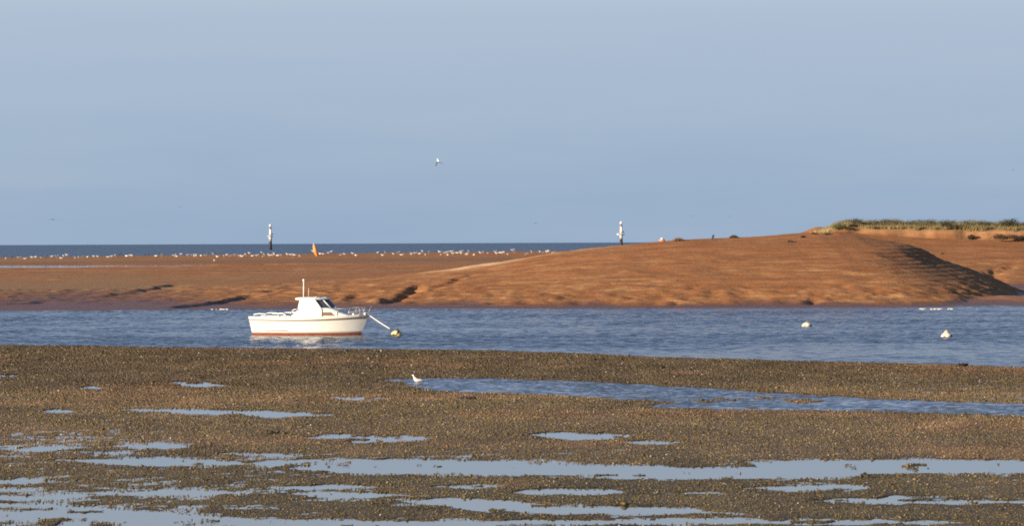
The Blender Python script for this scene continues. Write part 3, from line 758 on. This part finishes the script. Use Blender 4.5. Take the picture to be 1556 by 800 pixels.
bb = buoy((b3.x, b3.y, -.14), buoy_w, .315, 'pale buoy with pinkish peaked cap, nearest the right edge of the photo', .1)
bm = bmesh.new(); bm_lathe(bm, [(.19, .28), (.14, .35), (.08, .43), (.06, .46), (0, .465)], 18)
from_bm('peaked_cap', bm, mat('pinkish faded cap', (.50, .36, .27), .6), bb)
Mb = Matrix.Translation((bp.x, bp.y, 0)) @ Matrix.Rotation(YAW, 4, 'Z')
A = Mb @ Vector((3.16, 0, 1.05)); Bq = Vector((b1.x - .10, b1.y, .22))
bm = bmesh.new(); pts = []
for k in range(13):
    t = k / 12; p = A.lerp(Bq, t); p.z -= .03 * math.sin(math.pi * t); pts.append(p)
bm_tube(bm, pts[:11], .032, 7); rope = from_bm('mooring_rope', bm, mat('pale grey rope', (.55, .53, .50), .8, bump=.5, bscale=60))
tag(rope, 'pale grey mooring rope sloping from the boat bow down to its buoy', 'rope')
bm = bmesh.new(); bm_tube(bm, pts[10:], .022, 7); from_bm('shackle_end', bm, dark, rope)

# ------------------------------------------------------------------ beacons out in the sea
pile_m = mat('black tarred pile', (.022, .02, .022), .7, var=.4, vscale=2)
tide_m = mat('green weedy pile', (.09, .11, .08), .8, col2=(.30, .31, .27), vscale=1.2)
bw = mat('white beacon paint', (.80, .77, .72), .5, var=.12, vscale=1.5)
bgrey = mat('grey beacon steel', (.33, .30, .28), .6)
pink = mat('faded red band', (.45, .24, .22), .6)
lampg = mat('lantern glass', (.12, .11, .11), .1, spec=.8)
def beacon(px, pyb, pyt, dist, label, board, greenish):
    p = at_dist(px, pyb, dist); q = at_dist(px, pyt, dist)
    root = empty('channel_beacon', (p.x, p.y, -dist ** 2 / (2 * 6371000.0)), label=label, cat='beacon', group='channel beacons in the sea')
    H = q.z - root.location.z; s = H / 15.0
    def part(name, bmf, m, parent=root, smooth=True):
        bm = bmesh.new(); bmf(bm)
        bmesh.ops.transform(bm, matrix=Matrix.Scale(s, 4), verts=bm.verts)
        return from_bm(name, bm, m, parent, smooth)
    r0 = .85
    part('pile', lambda b: bm_lathe(b, [(r0 * 1.05, -3), (r0, 3.0), (r0 * .95, 5.2 if not greenish else 4.6)], 20), pile_m)
    part('upper_pile', lambda b: bm_lathe(b, [(r0 * .93, 4.4), (r0 * .93, 7.3)], 20), tide_m if greenish else bgrey)
    if greenish:
        part('white_band', lambda b: bm_lathe(b, [(r0 * .96, 6.2), (r0 * .96, 7.28)], 20), bw)
    else:
        part('white_band', lambda b: bm_lathe(b, [(r0 * .96, 6.4), (r0 * .96, 7.28)], 20), bw)
    pf = part('platform', lambda b: bm_lathe(b, [(1.0, 7.2), (1.9 if not greenish else 1.35, 7.35), (1.9 if not greenish else 1.35, 7.6), (.6, 7.62)], 20), bgrey)
    def rails(b):
        R = 1.8 if not greenish else 1.28
        for zz in (8.2, 8.8): bm_tube(b, [(R * math.cos(a), R * math.sin(a), zz) for a in [2 * math.pi * k / 20 for k in range(21)]], .05, 5)
        for k in range(10):
            a = 2 * math.pi * k / 10; bm_tube(b, [(R * math.cos(a), R * math.sin(a), 7.55), (R * math.cos(a), R * math.sin(a), 8.85)], .05, 5)
    part('railing', rails, bgrey, pf)
    part('column', lambda b: bm_lathe(b, [(.62, 7.6), (.58, 11.9)], 20), bw)
    part('dayboard', lambda b: bm_box(b, (-board, -.5, 7.75), (1.5, .12, .75) if not greenish else (.9, .12, .7), bev=.02), bw, root, False)
    part('solar_panel', lambda b: bm_box(b, (1.3, .3, 9.3), (.9, .1, .7), Matrix.Rotation(.4, 3, 'X'), bev=.02), bgrey, root, False)
    part('lantern_floor', lambda b: bm_lathe(b, [(.6, 11.9), (.95, 12.05), (.95, 12.3), (.5, 12.32)], 18), pink)
    part('lantern', lambda b: bm_lathe(b, [(.42, 12.3), (.42, 13.5)], 16), lampg)
    part('lantern_dome', lambda b: bm_lathe(b, [(.72, 13.45), (.74, 13.8), (.6, 14.4), (.25, 14.85), (0, 14.95)], 18), bw)
    for k in range(4):
        a = math.pi / 4 + k * math.pi / 2
        part('lantern_post', lambda b: bm_tube(b, [(.62 * math.cos(a), .62 * math.sin(a), 12.3), (.62 * math.cos(a), .62 * math.sin(a), 13.5)], .06, 5), bgrey)
    return root
beacon(411, 380.3, 340.5, 1577, 'slim white-topped beacon on dark greenish pile, left of the orange marker', 1.1, True)
beacon(944, 379.0, 336.3, 1577, 'white-topped beacon with wide white side board, rising behind the sandbank', 1.75, False)

# ------------------------------------------------------------------ orange marker and small things on the sand
orange = mat('orange marker paint', (.72, .22, .035), .5, col2=(.80, .33, .09), vscale=2)
om = hit(481.5, 389.5)
root = empty('leaning_marker', om, label='tall orange marker leaning left on the sandbar crest', cat='marker')
bm = bmesh.new(); bm_lathe(bm, [(.07, -.25), (.10, 0), (.24, .30), (.30, .65), (.27, 1.15), (.16, 1.60), (.08, 1.75), (0, 1.77)], 16)
mk = from_bm('spar_body', bm, orange, root); bm = bmesh.new(); bm_lathe(bm, [(.08, 1.72), (.08, 1.86), (.03, 1.9), (0, 1.9)], 10); from_bm('top_cap', bm, mat('pale cap', (.55, .5, .48), .6), root)
root.rotation_euler = (0, math.radians(-15), 0)

tuftm = attr_mat('dry tussock', .8, .2)
def blades(n, posf, hf, wf, colf, lean=.35):
    x, y, z = posf(n); h = hf(x, y, n); w = wf * RNG.uniform(.6, 1.4, n)
    a = RNG.uniform(0, 2 * np.pi, n); la = RNG.uniform(0, 2 * np.pi, n); l = np.abs(RNG.normal(0, lean, n)) * h
    cx, cy = np.cos(a) * w / 2, np.sin(a) * w / 2; lx, ly = np.cos(la) * l + .10 * h, np.sin(la) * l
    v = np.stack([np.stack([x - cx, y - cy, z - .03], -1), np.stack([x + cx, y + cy, z - .03], -1),
                  np.stack([x + cx * .8 + lx * .35, y + cy * .8 + ly * .35, z + h * .6], -1), np.stack([x - cx * .8 + lx * .35, y - cy * .8 + ly * .35, z + h * .6], -1),
                  np.stack([x + lx, y + ly, z + h], -1)], 1)
    i = 5 * np.arange(n)[:, None]
    f = np.concatenate([i + [[0, 1, 2]], i + [[0, 2, 3]], i + [[3, 2, 4]]])
    return v.reshape(-1, 3), f, np.repeat(colf(x, y, n), 5, 0)
def tussock(px, py, w, h, label, c):
    p = hit(px, py)
    def posf(n):
        r = np.sqrt(RNG.random(n)); a = RNG.uniform(0, 2 * np.pi, n)
        X_ = r * np.cos(a) * w / 2; Y_ = r * np.sin(a) * w / 2; return X_, Y_, np.zeros(n) - .02
    v, f, cc = blades(420, posf, lambda x, y, n: h * (1.05 - (2 * x / w) ** 2) * RNG.uniform(.5, 1.0, n), .03, lambda x, y, n: np.array([c]) * RNG.uniform(.5, 1.6, (n, 1)), .6)
    me = np_mesh('grass_tussock', v, f); set_col(me, 'Col', cc)
    o = link_mesh('grass_tussock', me, tuftm); o.location = p; return tag(o, label, 'grass tussock')
tussock(1031, 366.5, 1.15, .36, 'low brown tussock on the skyline beside the red and white float', (.15, .09, .04))
tussock(1115, 361.6, .85, .30, 'dark low tussock on the skyline right of the dark stump', (.07, .045, .025))
p = hit(1006, 367.3)
root = empty('beached_float', (p.x, p.y, p.z - .03), label='small red float with white top lying on the sandbank skyline', cat='float')
bm = bmesh.new(); vs = bm_ball(bm, (0, 0, .13), (.36, .24, .19)); from_bm('float_body', bm, mat('faded red float', (.52, .22, .14), .6), root)
bm = bmesh.new(); bm_lathe(bm, [(.17, .27), (.15, .36), (.09, .43), (0, .45)], 16); from_bm('float_top', bm, bw, root); root.scale = (.8, .8, .8)
p = hit(1082.5, 364)
bm = bmesh.new(); bm_tube(bm, [(0, 0, -.1), (.01, 0, .08), (.05, 0, .22), (.09, 0, .36)], [.07, .075, .09, .11], 9); bm_tube(bm, [(.05, 0, .22), (.14, .02, .40)], [.05, .03], 7)
o = from_bm('driftwood_stump', bm, mat('dark wet wood', (.035, .033, .035), .8, bump=.5)); o.location = p
tag(o, 'small dark stump leaning right on the sandbank skyline', 'stump')
# dark clumps of weed washed up near the dune foot
clm = mat('washed up weed', (.055, .035, .022), .85, var=.5, vscale=9, bump=.6, bscale=20)
def clump(px, py, w, h, name, label, cat, m=clm, seed=0, lo=200., f=None, z=None):
    p = hit(px, py) if z is None else on_plane(px, py, z)
    bm = bmesh.new(); r_ = random.Random(seed)
    for k in range(9):
        bm_ball(bm, (r_.uniform(-.4, .4) * w, r_.uniform(-.3, .3) * w, h * r_.uniform(.1, .45)), (w * r_.uniform(.12, .24), w * r_.uniform(.12, .24), h * r_.uniform(.25, .55)), 1)
    for v in bm.verts: v.co += Vector((r_.uniform(-1, 1), r_.uniform(-1, 1), r_.uniform(-1, 1))) * .08 * min(w, h * 2)
    o = from_bm(name, bm, m, None, False); o.location = p
    return tag(o, label, cat)
clump(1201, 368.4, .50, .26, 'weed_clump', 'dark weed clump on the sand, lowest and leftmost of those before the dune', 'weed clump', seed=1)
clump(1219, 361.3, .55, .24, 'weed_clump', 'flat dark weed clump on the bank top just left of the dune grass', 'weed clump', seed=2)
clump(1237, 356.2, .75, .16, 'weed_clump', 'thin dark weed strip on the skyline where the dune begins', 'weed clump', seed=3)
clump(1256, 357.2, .8, .30, 'weed_clump', 'brown weed mound at the left foot of the dune', 'weed clump', seed=4)
clump(1432, 386.5, .4, .2, 'weed_clump', 'single dark lump on the sand behind the shaded slope', 'weed clump', seed=5)
for i, (px, py, w, h, lb) in enumerate((
        (909, 548.5, .50, .13, 'dark weed clump on the mud near the channel, below mid channel'),
        (1462, 557.2, .45, .14, 'dark weed clump at the channel edge on the far right'),
        (712, 607, .42, .10, 'dark weed clump on the mud just below the blue pool, left half'),
        (414, 659, .36, .10, 'dark weed clump on the mud left of the short pool, lower left'),
        (1314, 726.5, .22, .10, 'dark weed lump at the lower edge of the wide lower right pool'))):
    clump(px, py, w, h, 'seaweed_clump', lb, 'weed clump', mat('dark bladder weed', (.035, .026, .014), .6, var=.4, vscale=9), seed=20 + i, z=.15)

# foam left along the far waterline
foam_m = mat('sea foam', (.78, .74, .66), .9)
def foam(px0, px1, py, label):
    a, b = on_plane(px0, py, .02), on_plane(px1, py, .02); bm = bmesh.new(); n = int((b - a).length * 22)
    for k in range(n):
        q = random.random(); p = a.lerp(b, q); s = random.uniform(.02, .075)
        if vn(q * 9, 0., int(px0)) < .42: continue
        bm_ball(bm, (p.x, p.y + random.uniform(-.25, .25), .03), (s * 2.6, s * 1.5, s * .5), 1)
    return tag(from_bm('foam_line', bm, foam_m), label, 'foam', kind='stuff')
foam(1394, 1449, 470.3, 'white foam line along the waterline below the shaded bank'); foam(320, 346, 470.8, 'short white foam streak at the far shore left of the boat')

# ------------------------------------------------------------------ dune grass and shrubs
def dpos(n):
    x = RNG.uniform(36.6, 82, n * 2); y = 346.2 + RNG.beta(1.0, 2.2, n * 2) * 16
    edge = 346.9 + 1.6 * (fbm(x / 3.2, x * 0, 81, 3) - .5) + 1.2 * (fbm(x / .9, x * 0, 261, 2) - .5)
    k = (y > edge + .45) & (RNG.random(n * 2) < sstep(36.4, 39.5, x)) & (RNG.random(n * 2) < .35 + 1.1 * fbm(x / 1.6, y / 2.5, 263))
    x, y = x[k][:n], y[k][:n]; return x, y, height(x, y)
def dh(x, y, n):
    back = sstep(347.4, 350.5, y) * sstep(38.5, 42, x)
    return (.26 + .26 * fbm(x / 1.3, y / 3, 269, 3) + back * (.24 + .75 * fbm(x / 2.1, y / 3, 265, 4) ** 1.5)) * RNG.uniform(.4, 1.3, n)
def dcol(x, y, n):
    t = np.clip(1 - sstep(347.2, 350.2, y + RNG.normal(0, .5, n)) + .8 * sstep(.5, .66, fbm(x / 1.8, y / 2, 267) + RNG.normal(0, .06, n)), 0, 1)[:, None]; pale = sstep(41.5, 37.5, x)[:, None]
    c = np.array([[.105, .092, .044]]) * (1 - t) + np.array([[.26, .20, .09]]) * t
    c = c * (1 - .6 * pale) + np.array([[.42, .34, .16]]) * .6 * pale
    return c * RNG.uniform(.55, 1.3, (n, 1))
_n = len(dpos(30000)[0])
def dpos2(n): return dpos(30000)
x_, y_, z_ = dpos(60000)
v, f, c = blades(len(x_), lambda n: (x_, y_, z_), dh, .034, dcol, .35)
me = np_mesh('marram_grass', v, f); set_col(me, 'Col', c)
tag(link_mesh('marram_grass', me, attr_mat('marram', .7, .25)), 'green and straw coloured marram grass covering the dune top', 'dune grass', kind='stuff')
leafm = attr_mat('shrub leaves', .6, .3); twig = mat('twigs', (.10, .07, .045), .8)
def shrub(px, pyb, w, h, col, label, dist=None, group='low shrubs on the dune'):
    if dist: x = (px - 778) / FPX * dist; loc = Vector((x, dist, float(height(np.array([x]), np.array([dist]))[0])))
    else: loc = hit(px, pyb, lo=300)
    root = empty('shrub', loc, label=label, cat='shrub', group=group)
    n = int(900 * w * h) + 260
    cl = RNG.integers(0, 9, n); cc = np.stack([RNG.uniform(-.5, .5, 9) * w, RNG.uniform(-.3, .3, 9) * w, RNG.uniform(.2, .85, 9) * h], -1)
    p = cc[cl] + RNG.normal(0, 1, (n, 3)) * np.array([.17 * min(w, 2), .15 * min(w, 2), .16 * h]); p[:, 2] = np.clip(p[:, 2], .02, h * 1.15)
    s = RNG.uniform(.03, .075, n)
    t = RNG.normal(0, 1, (n, 3)); t /= np.linalg.norm(t, axis=1)[:, None]; u = np.cross(t, RNG.normal(0, 1, (n, 3))); u /= np.linalg.norm(u, axis=1)[:, None]
    vv = np.stack([p - t * s[:, None], p + u * s[:, None] * .6, p + t * s[:, None], p - u * s[:, None] * .6], 1)
    me = np_mesh('foliage', vv.reshape(-1, 3), (np.arange(n)[:, None] * 4 + np.arange(4)[None]))
    set_col(me, 'Col', np.repeat(np.array([col]) * RNG.uniform(.5, 1.5, (n, 1)), 4, 0)); link_mesh('foliage', me, leafm, root)
    bm = bmesh.new()
    for c_ in cc[:7]: bm_tube(bm, [(c_[0] * .15, c_[1] * .15, -.08), (c_[0] * .6, c_[1] * .6, c_[2] * .55), tuple(c_)], [.022, .014, .006], 5)
    from_bm('stems', bm, twig, root)
    return root
G1, G2 = (.066, .066, .036), (.086, .078, .040)
shrub(1300, 0, 3.2, .95, G1, 'dark olive shrub at the left end of the dune top', 349.5)
shrub(1338, 0, 2.0, 1.18, G1, 'tall dark shrub on the dune, second from the left end', 350.5)
shrub(1368, 0, 2.6, .92, G2, 'rounded shrub left of the middle of the dune top', 350)
shrub(1408, 0, 3.4, 1.08, G2, 'wide shrub near the middle of the dune top', 350.5)
shrub(1441, 0, 1.7, 1.05, G1, 'dark shrub hanging over the sandy scarp of the dune', 347.6)
shrub(1485, 0, 3.0, 1.02, G1, 'dark shrub on the dune top between the scarp shrub and right edge', 350)
shrub(1527, 0, 2.4, 1.16, G1, 'dark shrub on the dune top close to the right edge', 350)
shrub(1278, 0, 1.5, .70, (.10, .105, .035), 'bright green shrub low on the left tip of the dune', 346.3)
shrub(1524, 367, 1.9, .75, (.045, .032, .025), 'dark brown bare shrub at the foot of the dune, right edge', group='bare shrubs at the dune foot')
shrub(1548, 366, 1.6, .70, (.050, .036, .028), 'brown bare shrub cut by the right edge of the photo', group='bare shrubs at the dune foot')
shrub(1474, 364.5, .8, .55, (.055, .042, .03), 'small dark bare shrub against the orange scarp', group='bare shrubs at the dune foot')

# ------------------------------------------------------------------ birds
featw = mat('white plumage', (.80, .77, .72), .7)
featg = mat('grey wing plumage', (.42, .40, .38), .7)
featd = mat('dark plumage and wing shade', (.045, .042, .045), .7)
billm = mat('yellow bill', (.55, .33, .08), .5)
legm = mat('pinkish legs', (.35, .22, .16), .6)
def bird_body(bm, L=.42, up=.18):
    # one continuous skin of rings from tail through body and neck to the head; x forward
    st = [(-.52, .012, .012, .03), (-.36, .05, .030, .015), (-.22, .085, .070, .0), (-.02, .115, .105, -.01), (.16, .11, .105, .01), (.27, .075, .085, .06), (.33, .052, .060, .12), (.38, .050, .052, .17), (.44, .046, .046, .185), (.48, .03, .03, .18), (.50, .008, .008, .175)]
    rings = []
    for x, w, h, z in st:
        rings.append([(x * L, w * L * 1.15 * math.cos(a), up + (z + h * math.sin(a)) * L * 1.15) for a in [2 * math.pi * k / 10 for k in range(10)]])
    bm_loft(bm, rings)
def folded_wing(bm, sgn, L=.42, up=.18):
    st = [(.20, .02, .0), (.08, .07, .0), (-.15, .075, .01), (-.38, .045, .03), (-.62, .012, .05)]
    rings = [[(x * L, sgn * (.1235 if x > -.2 else .1235 + (x + .2) * .15) * L * 1.1 + sgn * .012 * math.cos(a), up + (z + .025 + h * math.sin(a)) * L * 1.1) for a in [2 * math.pi * k / 8 for k in range(8)]] for x, h, z in st]
    bm_loft(bm, rings)
def standing_gull(name, detail=True, mb=featw, mw=featg, legh=.13):
    root = empty(name, (0, 0, 0))
    bm = bmesh.new(); bird_body(bm, up=legh + .05); from_bm('body', bm, mb, root)
    for s in (-1, 1):
        bm = bmesh.new(); folded_wing(bm, s, up=legh + .05); from_bm('wing', bm, mw, root)
        bm = bmesh.new(); bm_tube(bm, [(.0, s * .03, legh), (.01, s * .03, -.02)], .008, 6)
        bm_box(bm, (.02, s * .03, .004), (.06, .04, .008)); from_bm('leg', bm, legm, root, False)
    bm = bmesh.new(); bm_loft(bm, [[(.205 + d, .012 * k * math.cos(a), legh + .05 + .42 * 1.15 * .175 + .012 * k * math.sin(a) - d * .1) for a in [2 * math.pi * j / 6 for j in range(6)]] for d, k in ((0, 1), (.04, .7), (.065, .15))])
    from_bm('beak', bm, billm, root)
    return root
def far_bird(name, mats, crouch):
    bm = bmesh.new(); up = .05 + (.0 if crouch else .13)
    bird_body(bm, up=up + .06)
    nb = len(bm.faces)
    for s in (-1, 1): folded_wing(bm, s, up=up + .06)
    bm.faces.ensure_lookup_table()
    for f_ in bm.faces[nb:]: f_.material_index = 1
    if not crouch:
        k = len(bm.faces)
        for s in (-1, 1): bm_tube(bm, [(0, s * .03, up + .04), (0, s * .03, -.02)], .010, 5)
        bm.faces.ensure_lookup_table()
        for f_ in bm.faces[k:]: f_.material_index = 2
    return from_bm(name, bm, mats, None)
flock = []
S1 = [68, 215, 245, 298, 378, 420, 487, 612, 672, 722, 755, 790, 893, 930, 972, 1035, 1110, 1155, 1283, 1320, 1362, 1495, 1540]
Y1 = [147, 138, 142, 144, 145, 140, 130, 132, 130, 138, 123, 116, 135, 137, 137, 125, 128, 130, 126, 128, 122, 115, 118]
S2 = [(5, 125), (288, 113), (355, 120), (505, 123), (530, 115), (582, 103), (665, 113), (720, 103), (745, 126), (770, 120), (820, 108), (875, 115), (966, 102), (1010, 120), (1092, 122), (1123, 115), (1170, 113), (1218, 110), (1277, 122), (1305, 118), (1350, 107), (1392, 92), (1428, 110), (1483, 120), (1540, 78), (1553, 117)]
S3 = [(15, 108), (68, 115), (78, 103), (110, 122), (132, 102), (173, 108), (217, 115), (288, 110), (318, 93), (345, 120), (370, 120), (435, 115), (770, 87), (805, 70), (920, 98), (960, 100), (1060, 100), (1095, 108), (1352, 83), (1445, 80), (1410, 103), (1540, 100)]
S4 = [(35, 65), (66, 80), (150, 70), (155, 82), (195, 62), (232, 83), (260, 60), (293, 80), (320, 65), (425, 65), (437, 77), (478, 75), (500, 65), (500, 80), (535, 60), (550, 78), (595, 62), (630, 60), (627, 80), (680, 75), (698, 55), (690, 78), (748, 80), (810, 72), (835, 65), (880, 62), (950, 55), (963, 78), (997, 58), (1018, 75), (1035, 65), (1070, 75), (1113, 48), (1130, 58), (1247, 77), (1295, 62), (1372, 60), (1403, 62), (1455, 52), (1440, 65), (1500, 60)]
spots = [(a / 7.78, 375 + b / 7.78) for a, b in zip(S1, Y1)] + [(200 + a / 7.78, 375 + b / 7.78) for a, b in S2] + [(400 + a / 7.78, 375 + b / 7.78) for a, b in S3] + [(600 + a / 6.224, 375 + b / 6.224) for a, b in S4]
WG = 'white gulls resting along the sandbar crest'
protoA = far_bird('gull', [featw, featg, legm], False); protoB = far_bird('gull', [featw, featw, legm], True)
used = set()
def put(proto, px, py, label, group, cat='gull', rz=None):
    p = hit(px, py + 1.6, lo=330)
    if proto.name in used:
        o = proto.copy(); COL.objects.link(o)
    else: o = proto; used.add(proto.name)
    o.location = p; s = random.uniform(1.05, 1.45); o.scale = (s, s * 1.15, s * 1.2)
    o.rotation_euler = (0, 0, rz if rz is not None else random.choice((0, math.pi)) + random.gauss(0, .9))
    return tag(o, label, cat, group)
for i, (px, py) in enumerate(spots):
    put(protoA if i % 3 else protoB, px, py, 'small white gull resting among the long flock along the sandbar crest', WG)
protoD = far_bird('dark_bird', [featd, featd, featd], False)
for px, py in ((140 / 7.78, 393), (545 / 7.78, 392.4), (1410 / 7.78, 389.1), (1470 / 7.78, 389.4), (200 + 155 / 7.78, 388.8), (200 + 205 / 7.78, 388.9), (200 + 312 / 7.78, 388.3)):
    put(protoD, px, py, 'small dark bird standing among the white gulls on the left part of the sandbar', 'dark birds among the gulls', 'bird')
put(protoA, 400 + 590 / 7.78, 384.4, 'white gull touching the left side of the orange marker', WG, rz=math.pi)
put(protoB, 400 + 672 / 7.78, 386, 'white gull just right of the orange marker foot', WG)
put(protoB, 400 + 710 / 7.78, 386.2, 'white gull second to the right of the orange marker', WG)
put(protoA, 200 + 978 / 7.78, 398, 'pinkish lone gull at the right tip of the long puddle on the sandbar', WG)

def wing_mesh(bm, sgn, span, chord, dihedral, sweep=.3, L=.42):
    rings = []
    for t in (0, .25, .5, .75, 1.0):
        a = dihedral * (1 if t < .45 else 1.0) ; y = sgn * (span * t * math.cos(a)); z = span * (t * math.sin(a) if t < .5 else .5 * math.sin(a) + (t - .5) * math.sin(a * .55))
        c = chord * (1 - .75 * t ** 1.6); x0 = .05 - sweep * span * max(0, t - .35) * .7 + .05 * math.sin(t * math.pi)
        rings.append([(x0 + c * .5, y, z), (x0 + .1 * c, y, z + .012 * (1 - t) + .003), (x0 - c * .5, y, z), (x0 + .1 * c, y, z - .004)])
    bm_loft(bm, rings)
def flying(px, py, dist, mats, dih, rot, label, cat='gull', group='birds in flight', span=.55, chord=.16):
    p = at_dist(px, py, dist); root = empty('flying_bird', p, label=label, cat=cat, group=group)
    bm = bmesh.new(); bird_body(bm, up=0); from_bm('body', bm, mats[0], root)
    for s, d in ((-1, dih[0]), (1, dih[1])):
        bm = bmesh.new(); wing_mesh(bm, s, span, chord, d); from_bm('wing', bm, mats[1], root)
    root.rotation_euler = rot
    return root
darkw = mat('shaded grey wing', (.10, .095, .10), .7)
flying(666, 244.5, 150, (featw, featd), (-.62, -1.2), (math.radians(0), math.radians(-6), math.radians(104)), 'large gull in flight with drooped wings dark in shade and white head, high in mid sky', group='birds in flight', span=.40, chord=.30)  # near-black wing colour paints in the shade on the wings
FB = 'distant birds in flight'
for px, py, d, rz, lb in ((80, 334, 330, 1.5, 'dark bird flying low over the sea near the left edge'), (813.5, 339.5, 420, .9, 'tiny bird flying above the sea left of the right beacon'),
                          (1050, 328.3, 430, 1.4, 'long winged tiny bird flying above the sandbank right of the beacon'), (1108, 328.6, 480, 1.1, 'tiny dark bird flying just left of the dune sky'),
                          (1539, 258, 480, .9, 'tiny bird flying high near the right edge'), (273, 315, 620, 1.0, 'faintest tiny bird flying between left edge and left beacon')):
    flying(px, py, d, (featd if d < 400 else featg, featd if d < 400 else darkw), (.18, .10), (0, 0, rz), lb, 'bird', FB)
# the gull wading at the left tip of the blue pool
gp = on_plane(633.5, 584.5, .10)
gl = standing_gull('wading_gull', legh=.085)
for ch in gl.children:
    if not ch.name.startswith('leg'):
        ch.matrix_local = Matrix.Translation((0, 0, .13)) @ Matrix.Rotation(math.radians(-15), 4, 'Y') @ Matrix.Diagonal((.92, 1.25, 1.25, 1)) @ Matrix.Translation((0, 0, -.135)); gl.location = gp; gl.rotation_euler = (0, 0, math.radians(155)); gl.scale = (1.05, 1.05, 1.05)
tag(gl, 'white gull wading at the left tip of the blue pool, facing left', 'gull')
